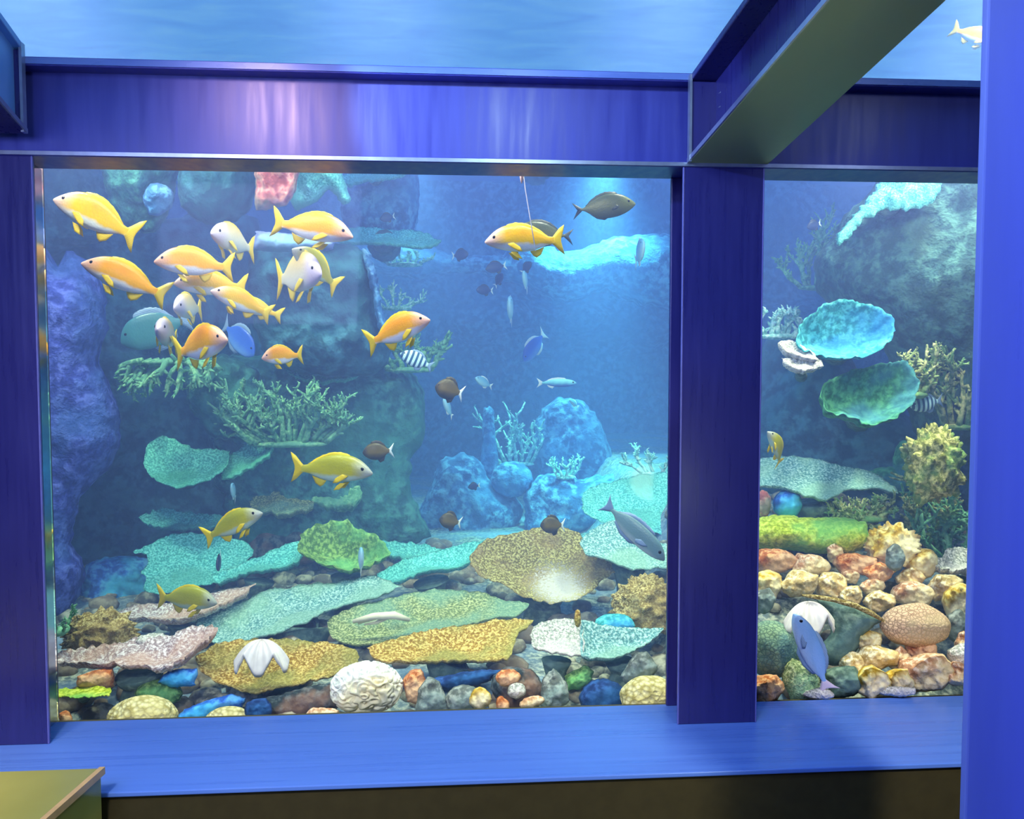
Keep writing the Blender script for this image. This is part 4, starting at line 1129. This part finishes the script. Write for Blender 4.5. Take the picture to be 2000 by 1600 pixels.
for (cx, cy, rx, ry, mt, D, lb) in (
        (1512, 1096, 46, 25, 'rust', 3.42, 'rust orange rock leftmost under the lime mound'),
        (1580, 1106, 38, 24, 'peach', 3.38, 'peach coloured rock second from the column under the lime mound'),
        (1630, 1080, 18, 20, 'peach', 3.45, 'small pale pink knob at the right end of the lime mound'),
        (1668, 1102, 46, 22, 'rust', 3.4, 'long rust rock below the frilly yellow coral'),
        (1716, 1118, 30, 20, 'rust', 3.33, 'dark orange rock touching the grey violet lump'),
        (1496, 1146, 30, 34, 'amber', 3.25, 'amber rock against the dividing column above the shell'),
        (1492, 1172, 22, 26, 'grey', 3.12, 'bluish grey rock against the dividing column'),
        (1562, 1142, 36, 30, 'cream', 3.25, 'cream rock straight above the clam shell'),
        (1622, 1146, 32, 30, 'cream', 3.27, 'cream tan rock right of the one above the clam shell'),
        (1660, 1128, 18, 14, 'peach', 3.36, 'little peach knob between cream rocks and rust rock'),
        (1662, 1166, 24, 22, 'cream', 3.2, 'small cream rock above the rim of the olive vase coral'),
        (1704, 1146, 24, 18, 'peach', 3.3, 'peach pebble under the dark orange rock'),
        (1716, 1176, 34, 22, 'cream', 3.2, 'flat cream rock touching the pink brain coral'),
        (1780, 1128, 30, 18, 'cream', 3.36, 'cream rock below the yellow lumpy rock'),
        (1784, 1160, 44, 26, 'peach', 3.25, 'pinkish cream rock straight above the pink brain coral'),
        (1846, 1148, 36, 28, 'cream', 3.3, 'sandy rock under the pale blue white plate'),
        (1872, 1176, 34, 34, 'amber', 3.2, 'yellowish rock beside the post above the white stone'),
        (1874, 1222, 26, 34, 'grey', 3.1, 'grey rock wedged between the brain coral and the post'),
        (1882, 1256, 18, 22, 'peach', 2.98, 'pink pebble beside the post above the white stone'),
        (1880, 1282, 34, 22, 'white', 2.92, 'white stone beside the post'),
        (1692, 1250, 32, 22, 'amber', 3.02, 'bright yellow rock under the lip of the olive vase coral'),
        (1712, 1286, 48, 26, 'cream', 2.96, 'cream yellow boulder in front of the bright yellow rock'),
        (1664, 1298, 26, 26, 'cream', 2.95, 'cream pebble left of the cream yellow boulder'),
        (1758, 1290, 22, 26, 'peach', 2.95, 'pink stone between the cream yellow boulder and the speckled one'),
        (1800, 1270, 34, 20, 'rust', 2.98, 'reddish stone under the pink brain coral'),
        (1812, 1312, 56, 40, 'peach', 2.88, 'large speckled pink boulder at the sill of the narrower window'),
        (1874, 1318, 26, 26, 'peach', 2.84, 'pale pink stone at the sill beside the post'),
        (1568, 1328, 38, 44, 'sea', 2.9, 'greenish crusted stone left of the blue fish tail'),
        (1648, 1330, 40, 34, 'stone', 2.88, 'brown grey stone right of the blue fish tail'),
        (1702, 1332, 36, 32, 'amber', 2.84, 'orange yellow stone at the sill, middle of the narrower window'),
        (1752, 1330, 36, 24, 'amber', 2.85, 'yellow ridged stone left of the large speckled boulder'),
        (1748, 1350, 44, 12, 'white', 2.8, 'low white pebble at the sill left of the speckled boulder'),
        (1496, 1348, 38, 32, 'rust', 2.84, 'speckled orange stone at the sill beside the dividing column'),
        (1600, 1356, 30, 12, 'white', 2.8, 'flat white pebble at the sill under the blue fish tail')):
    stone(cx, cy, rx, ry, M[mt], lb, D, .034 if mt in ('cream', 'peach', 'rust', 'amber') else .014, lump=.2)
vD = 3.02; vase = empty('vase_coral', at(1650, 1235, vD)); tag(vase, 'olive grey vase coral with a flaring tan rim, behind the blue fish tail', 'coral')
solid_from_outline('vase', [(1592, 1166), (1630, 1172), (1672, 1184), (1724, 1212), (1704, 1226), (1684, 1244), (1674, 1272), (1646, 1300), (1604, 1298), (1598, 1264), (1622, 1236), (1616, 1202)], vD, M['stone'], vase, 'blob', bulge=.06, back=.08, amp=.012, jag=1.0, cells=26, seed=77)
rp = [(1566, 1163), (1592, 1166), (1630, 1172), (1672, 1184), (1700, 1197), (1726, 1213)]
v_, f_ = tube_geo([at(x, y, vD - .07 + .0002 * abs(x - 1650)) - vase.location for x, y in rp], [.004, .008, .009, .010, .010, .005], 8)
tag(link_mesh('rim', v_, f_, M['tan'], vase), 'tan broken rim')
clam(1578, 1200, 100, 50, M['shell'], 'white fluted clam shell behind the blue fish in the narrower window', 2.98)
brain(1788, 1222, 66, 42, M['brainp'], 'round pink brown brain coral boulder near the post', 3.0, 16, .02, seed=21)
brain(1508, 1268, 52, 56, M['braing'], 'grey green brain coral boulder against the dividing column', 3.0, 16, .02, seed=24)
branches((120, 1228), 46, 40, M['stag'], 'small green coral sprig in the far left corner', 3.1, 4, 4, 3.5)

# loose rubble between the corals
rnd = random.Random(3); bm = bmesh.new()
for i in range(1000):
    x = rnd.uniform(-2.3, 2.6); y = .12 + 2.5 * rnd.random() ** 1.2; r = rnd.uniform(.015, .058)
    if x > 1.0: r *= .8
    t = bmesh.ops.create_icosphere(bm, subdivisions=2, radius=1.0); o3 = Vector((i * 1.7, 0, 0))
    for v in t['verts']:
        k = 1 + .3 * noise.noise(v.co * 1.2 + o3); v.co = Vector((v.co.x * r * k * 1.2 + x, v.co.y * r * k + y, v.co.z * r * k * .8 + ground_z(x, y) + r * .3))
tag(bm_obj('rubble', bm, coral('loose_rubble', S(110, 112, 104), S(196, 190, 170), 16, .6, S(160, 130, 110), 2.5), None, True), 'loose coral rubble strewn over the seabed between the corals', 'rubble', kind='stuff')
# ------------------------------------------------------------------ the fish
SNAP = fish_mat('orange_snapper_skin', S(230, 146, 0), S(250, 180, 0), S(236, 234, 238), S(214, 168, 150), zr=(-.055, -.022, .10), headx=(.25, .44))
SNAPY = fish_mat('yellow_snapper_skin', S(206, 150, 0), S(242, 198, 0), S(230, 236, 236), S(208, 178, 166), zr=(-.058, -.025, .10), headx=(.25, .43))
SNAPO = fish_mat('olive_snapper_skin', S(150, 146, 26), S(196, 184, 30), S(186, 206, 190), S(164, 166, 156), zr=(-.07, -.03, .08), headx=(.27, .44))
SNAPW = fish_mat('pale_snapper_skin', S(206, 176, 96), S(206, 200, 180), S(206, 212, 216), S(196, 184, 204), zr=(-.10, .0, .14), headx=(.22, .36))
YFIN = fin_mat('yellow_fin', S(226, 196, 0), S(244, 216, 6))
YFIN2 = fin_mat('pale_yellow_fin', S(226, 200, 40), S(236, 216, 90))
EYE = plain('dark_eye', S(24, 20, 24), .12)
RAB = fish_mat('dark_olive_skin', S(56, 62, 34), S(86, 88, 44), S(70, 74, 50), S(98, 102, 56), zr=(-.16, -.02, .14), headx=(.25, .42))
RABF = fin_mat('dark_fin', S(44, 50, 44), S(70, 74, 60))
DAM = fish_mat('brown_damsel_skin', S(78, 66, 26), S(120, 98, 30), S(60, 54, 40), S(70, 62, 50), zr=(-.16, -.02, .16), headx=(.3, .45))
DAMB = fish_mat('dark_blue_damsel_skin', S(40, 48, 84), S(52, 60, 104), S(44, 52, 96), zr=(-.16, .0, .16))
WFIN = fin_mat('white_fin', S(236, 240, 244), S(255, 255, 255))
DFIN = fin_mat('dark_brown_fin', S(54, 48, 36), S(80, 70, 44))
BFIN = fin_mat('blue_grey_fin', S(120, 150, 196), S(170, 196, 226))
TANG = fish_mat('grey_blue_surgeon_skin', S(96, 128, 140), S(116, 148, 158), S(170, 186, 196), S(120, 146, 156), zr=(-.13, -.04, .12), headx=(.38, .5))
TANGB = fish_mat('blue_surgeon_skin', S(120, 160, 214), S(150, 186, 232), S(196, 216, 244), S(150, 186, 232), zr=(-.13, -.02, .12), headx=(.38, .5))
PFIN = fin_mat('pinkish_fin', S(226, 200, 226), S(246, 232, 246))
SERG = fish_mat('striped_skin', S(206, 240, 246), S(206, 240, 246), S(226, 246, 250), stripes=(S(40, 84, 124), 46.0), zr=(-.2, 0, .2))
SILV = fish_mat('silver_cyan_skin', S(150, 236, 240), S(120, 200, 226), S(76, 110, 190), zr=(-.05, .0, .05))
TEALF = fish_mat('teal_skin', S(52, 112, 124), S(62, 126, 132), S(76, 140, 146), S(54, 112, 122), zr=(-.14, 0, .12))
BLUF = fish_mat('deep_blue_skin', S(50, 90, 190), S(64, 110, 214), S(120, 170, 240), zr=(-.14, 0, .12))
PALE = fish_mat('pale_ghost_skin', S(110, 166, 206), S(140, 196, 226), S(180, 220, 240), zr=(-.14, 0, .12))

GS = 'yellow snappers shoaling behind the big window'
o_, y_, l_, w_ = (SNAP, YFIN, YFIN, EYE), (SNAPY, YFIN, YFIN, EYE), (SNAPO, YFIN, YFIN, EYE), (SNAPW, YFIN2, YFIN, EYE)
N = 'snapper'
for a in (
    ((106, 386, 2.95), (270, 464, 3.02), 'big yellow snapper nosing the left window edge, highest of the shoal', y_, 1.18),
    ((160, 511, 3.00), (328, 580, 3.08), 'orange snapper with white belly slanting down, second from the left edge', o_, 1.02),
    ((301, 508, 3.02), (457, 524, 3.10), 'plump orange snapper facing left at the top of the middle cluster', o_, 1.12),
    ((339, 551, 3.12), (484, 562, 3.22), 'yellow snapper just under the plump orange one, half covered', y_, 1.08),
    ((412, 566, 3.04), (530, 616, 3.16), 'yellow snapper slanting down in front of the half covered one', y_, 1.0),
    ((446, 586, 3.30), (552, 618, 3.36), 'snapper showing little but its yellow tail beyond the slanting one', y_, .9),
    ((412, 452, 3.10), (497, 490, 3.42), 'pale snapper with orange yellow tail turned half away behind the plump one', w_, 1.0),
    ((340, 600, 3.22), (394, 604, 3.50), 'small pale snapper seen almost head on, yellow tail to the right', w_, 1.1),
    ((690, 460, 2.98), (531, 434, 3.05), 'deep orange snapper facing right before the lavender pane reflection', o_, .95),
    ((572, 484, 3.06), (660, 562, 3.20), 'olive yellow snapper diving tail down with its back to the right', l_, 1.25),
    ((628, 530, 3.00), (540, 548, 3.24), 'pale pink faced snapper turned towards the glass under the diving one', w_, 1.35),
    ((444, 660, 3.00), (342, 692, 3.16), 'orange snapper facing right, tail pointing down, lowest of the left cluster', o_, 1.25),
    ((308, 640, 3.10), (345, 672, 3.42), 'pale snapper turned away with a bright yellow tail below the big teal fish', w_, 1.0),
    ((511, 698, 3.20), (592, 694, 3.30), 'small orange snapper alone below the shoal, facing left', o_, 1.30),
    ((839, 622, 3.00), (716, 672, 3.08), 'bright orange snapper climbing to the right beside the pillar', o_, 1.12),
    ((947, 470, 2.95), (1102, 470, 3.02), 'yellow snapper facing left in the open blue water with a dark fish behind it', y_, 1.0),
    ((728, 922, 3.10), (569, 914, 3.18), 'olive yellow snapper facing right above the green mound coral', l_, .95),
    ((512, 1000, 3.15), (398, 1052, 3.22), 'olive snapper rising to the right over the turquoise plates', l_, .92),
    ((424, 1176, 3.35), (307, 1166, 3.42), 'dull olive snapper low over the pale grey pink plate', l_, 1.05),
):
    fish('snapper_fish', N, a[0], a[1], a[2], 'fish', GS, a[3], a[4] * 1.12, ws=1.1)
fish('snapper_fish', N, (1500, 842, 3.3), (1540, 910, 3.36), 'small curved yellow fish beside the dividing column in the narrower window', 'fish', None, l_, 1.15, bend=-.5)
fish('snapper_fish', N, (1952, 86, 3.6), (1858, 56, 3.7), 'orange white fish swimming above the glass roof', 'fish', None, (SNAP, YFIN2, YFIN2, EYE), 1.1)

rb = (RAB, RABF, RABF, EYE)
fish('rabbitfish', 'rabbit', (1241, 396, 3.4), (1118, 412, 3.45), 'dark oval rabbitfish facing right before the cyan glow', 'fish', None, rb, .98)
fish('rabbitfish', 'rabbit', (1000, 452, 3.3), (1120, 462, 3.36), 'dark fish almost hidden behind the snapper in the open water', 'fish', None, rb, .95)
tg = (TANG, BFIN, BFIN, EYE)
fish('surgeonfish', 'tang', (1300, 1092, 3.1), (1180, 982, 3.2), 'grey blue surgeonfish diving beside the dividing column', 'fish', None, tg, .84)
fish('surgeonfish', 'tang', (1554, 1198, 2.80), (1618, 1350, 2.78), 'pale blue surgeonfish head up with a pinkish tail, in front of the clam shell', 'fish', None, (TANGB, BFIN, PFIN, EYE), .86)
fish('surgeonfish', 'tang', (234, 664, 3.75), (372, 622, 3.85), 'big dim teal fish behind the left cluster of snappers', 'fish', None, (TEALF, BFIN, BFIN, EYE), 1.6, skip=('pectoral_fin',))
fish('surgeonfish', 'tang', (498, 690, 3.8), (436, 634, 3.9), 'deep blue fish heading down right behind the small orange snapper', 'fish', None, (BLUF, BFIN, BFIN, EYE), 1.5, skip=('pectoral_fin',))
fish('surgeonfish', 'tang', (1022, 704, 5.0), (1064, 650, 5.1), 'ghostly blue fish with a lit outline in the open water', 'fish', None, (BLUF, WFIN, WFIN, EYE), 1.3, detail=1)
se = (SERG, BFIN, BFIN, EYE)
fish('striped_fish', 'damsel', (782, 690, 3.9), (846, 718, 3.95), 'pale blue fish with dark upright bars beside the pillar', 'fish', None, se, .95, detail=1)
fish('striped_fish', 'damsel', (1778, 794, 3.6), (1842, 782, 3.65), 'pale fish with dark upright bars below the tan branching coral', 'fish', None, se, .9, detail=1)
sv = (SILV, WFIN, WFIN, EYE)
fish('silver_fish', 'slim', (1126, 748, 4.6), (1048, 748, 4.65), 'slim silvery cyan fish over the largest far boulder', 'fish', None, sv, 1.25, detail=1)
dm = (DAM, DFIN, WFIN, EYE)
GD = 'brown damselfish with white tails'
for a in (((850, 754, 3.6), (906, 770, 3.62), 'brown damselfish with a white tail below the bright orange snapper', 1.05),
          ((708, 884, 3.6), (770, 880, 3.62), 'brown damselfish with a white tail touching the olive snapper nose', .85),
          ((858, 1014, 3.9), (902, 1022, 3.92), 'brown damselfish with a white tail beyond the turquoise plates', 1.05),
          ((1055, 1026, 3.9), (1104, 1026, 3.92), 'brown damselfish with a white tail over the mushroom shaped plate', 1.0)):
    fish('damselfish', 'damsel', a[0], a[1], a[2], 'fish', GD, dm, a[3] * 1.45, ws=1.5, detail=1)
db = (DAMB, DFIN, WFIN, EYE)
GB = 'dark blue damselfish far out in the open water'
for a in (((948, 526, 4.6), (990, 518, 4.65), 'dark blue damselfish highest under the left facing snapper', 1.0),
          ((1038, 512, 4.6), (1018, 534, 4.65), 'dark blue damselfish under the tail of the left facing snapper', 1.2),
          ((982, 534, 4.8), (966, 560, 4.85), 'dark blue damselfish in the middle of the small dark group', 1.2),
          ((930, 566, 4.8), (964, 568, 4.85), 'lowest dark blue damselfish of the small dark group', 1.1),
          ((915, 496, 4.7), (882, 500, 4.75), 'dark blue damselfish alone left of the small dark group', 1.2),
          ((742, 428, 4.6), (772, 422, 4.62), 'dark blue damselfish above the long cyan plate', 1.2),
          ((914, 952, 4.9), (938, 948, 4.92), 'tiny dark damselfish before the rough blue rock heap', 1.2),
          ((1576, 444, 4.2), (1604, 436, 4.22), 'tiny dark damselfish with a white tail left of the overhanging rock', 1.2),
          ((424, 1112, 3.8), (432, 1084, 3.9), 'tiny violet damselfish against the big ragged turquoise plate', 1.4)):
    fish('damselfish', 'damsel', a[0], a[1], a[2], 'fish', GB if 'blue' in a[2] else None, db, a[3], detail=1)
pa = (PALE, WFIN, WFIN, EYE)
for a in (((994, 586, 4.4), (1000, 624, 4.6), 'pale little fish turned away below the small dark group', 1.4),
          ((1022, 530, 4.5), (1030, 568, 4.65), 'thin white little fish under the yellow snapper tail', 1.0),
          ((1258, 474, 4.2), (1240, 512, 4.4), 'white little fish near the dividing column below the dark rabbitfish', 1.4),
          ((706, 1072, 3.5), (704, 1118, 3.6), 'pale upright little fish in front of the olive bowl coral', 1.3),
          ((452, 946, 3.9), (460, 976, 4.0), 'pale little fish above the pointed end of the knobbed plate', 1.2),
          ((866, 778, 4.2), (884, 816, 4.3), 'pale green little fish under the brown damselfish by the pillar', .9),
          ((928, 738, 4.6), (962, 756, 4.7), 'whitish little fish in the open water right of the brown damselfish', .9),
          ((1112, 780, 5.2), (1130, 796, 5.25), 'tiny white fish against the largest far boulder', .9)):
    fish('small_fish', 'damsel', a[0], a[1], a[2], 'fish', None, pa, a[3] * .85, ws=.9, detail=1)

# thin line hanging in the water from a small float
Q = [(1020, 326, 2.80), (1026, 370, 2.80), (1036, 430, 2.80), (1046, 490, 2.80)]
P0 = at(*Q[0]); root = tag(empty('hanging_line', P0), 'thin white line hanging from a small pinkish float before the yellow snapper', 'line')
v, f = tube_geo([at(*q) - P0 for q in Q], [.0016] * 4, 6); link_mesh('line', v, f, plain('white_cord', S(226, 226, 240), .5), root)
v, f = tube_geo([at(1019, 322 + i * 6, 2.80) - P0 for i in range(7)], [.002, .005, .007, .0075, .007, .005, .002], 10); tag(link_mesh('float', v, f, plain('pink_float', S(246, 206, 200), .4), root), 'pinkish float')
# ------------------------------------------------------------------ light
w = bpy.data.worlds.new('sky'); SC.world = w; w.use_nodes = True
bg = w.node_tree.nodes['Background']; bg.inputs[0].default_value = (.25, .50, .95, 1); bg.inputs[1].default_value = SKY


def lamp(name, typ, loc, aim, energy, color, size=.1, angle=60, blend=.6):
    l = bpy.data.lights.new(name, typ); o = bpy.data.objects.new(name, l); COL.objects.link(o)
    o.location = loc; o.rotation_euler = (Vector(aim) - Vector(loc)).to_track_quat('-Z', 'Y').to_euler()
    l.energy = energy; l.color = color
    if typ == 'SPOT': l.spot_size = R(angle); l.spot_blend = blend; l.shadow_soft_size = size
    elif typ == 'POINT': l.shadow_soft_size = size
    else: l.shape = 'RECTANGLE'; l.size = size; l.size_y = angle
    return o


# daylight lamps over the front of the tank
for x, aimx, e in ((-1.7, -1.1, 1.35), (-.3, -.2, 1.0), (.9, .6, 1.0), (2.3, 1.8, 1.9)):
    lamp('tank_lamp', 'SPOT', (x, .55, 3.45), (aimx, 1.15, .4), 420 * e * KEY, (1.0, .93, .80), .18, 75, .9)
# added fill strips hidden behind the cross beam to brighten the fish
for x, e in ((-1.15, .75), (-.1, 1.0), (1.75, 1.5)):
    lamp('fill_strip', 'AREA', (x, .14, 2.5), (x, .62, 1.3), 75 * FILL * e, (1.0, .90, .72), .95, .06)
# a lamp deep in the tank, its glow just under the beam
gq = at(1185, 286, 5.0)
lamp('tank_lamp', 'SPOT', gq, gq + Vector((.0, .22, -1)), 620 * GLOW, (.25, .95, 1.0), .10, 46, 1.0)
lamp('gallery_lamp_or_fill', 'POINT', (.3, -1.7, 2.72), (0, 0, 0), 26 * ROOM, (.55, .78, 1.0), .1)  # unseen fill added to brighten the roof beam sides and the post
lamp('gallery_lamp_or_fill', 'POINT', (1.75, -1.25, 2.6), (0, 0, 0), 5 * ROOM, (.5, .6, 1.0), .1)  # unseen fill added for the dark right end of the cross beam
lamp('gallery_lamp_or_fill', 'POINT', (1.1, -1.9, .9), (0, 0, 0), 9 * ROOM, (.85, 1.0, .6), .1)  # low unseen fill added to brighten the roof beam underside
gp = at(1180, 330, 6.6)
lamp('tank_lamp', 'SPOT', (gp.x, gp.y, 3.5), (gp.x - .2, gp.y, .5), 700 * GLOW, (.35, .95, 1.0), .15, 70, .9)
lamp('tank_lamp', 'SPOT', (-.4, 3.9, 3.5), (-.6, 3.2, .5), 300 * GLOW, (.5, .95, 1.0), .15, 80, .9)
# gallery lamps
lamp('gallery_lamp_or_fill', 'AREA', (-1.2, -2.6, 2.3), (-.6, 0, 1.2), 45 * ROOM, (.42, .50, 1.0), 1.2, 1.0)
pp = at_y(545, 225, YC + .06); dr = (pp - CAM).normalized(); dr.y = -dr.y
lamp('gallery_lamp_or_fill', 'SPOT', pp + dr * 1.0, pp, 28 * ROOM, (1.0, .66, .80), .10, 50, 1.0)
bl = at_y(1000, 235, YC)
lamp('gallery_lamp_or_fill', 'SPOT', (-.62, -.95, 2.6), bl, 84 * ROOM, (.32, .50, 1.0), .03, 50, .3)
lamp('gallery_lamp_or_fill', 'SPOT', (-1.6, -1.7, 2.2), (-1.75, -.75, .45), 150 * ROOM, (1.0, .78, .30), .06, 50, .9)
# unseen fill spots added over the glass roof to light fish and reef frontally
for x, aimx in ((-.9, -.7), (1.5, 1.15)):
    lamp('front_fill', 'SPOT', (x, -3.1, 3.4), (aimx, .7, 1.15), 600 * FRONT, (1.0, .88, .72), .15, 58, .6)

SC.view_settings.view_transform = 'Standard'; SC.view_settings.look = 'None'
SC.view_settings.exposure = EXPO; SC.view_settings.gamma = 1.0; SC.view_settings.use_curve_mapping = False
cy = SC.cycles
cy.max_bounces = 6; cy.diffuse_bounces = 3; cy.glossy_bounces = 3; cy.transmission_bounces = 4; cy.volume_bounces = 1; cy.transparent_max_bounces = 24
cy.use_denoising = True; cy.sample_clamp_indirect = 6.0; cy.caustics_reflective = False; cy.caustics_refractive = False
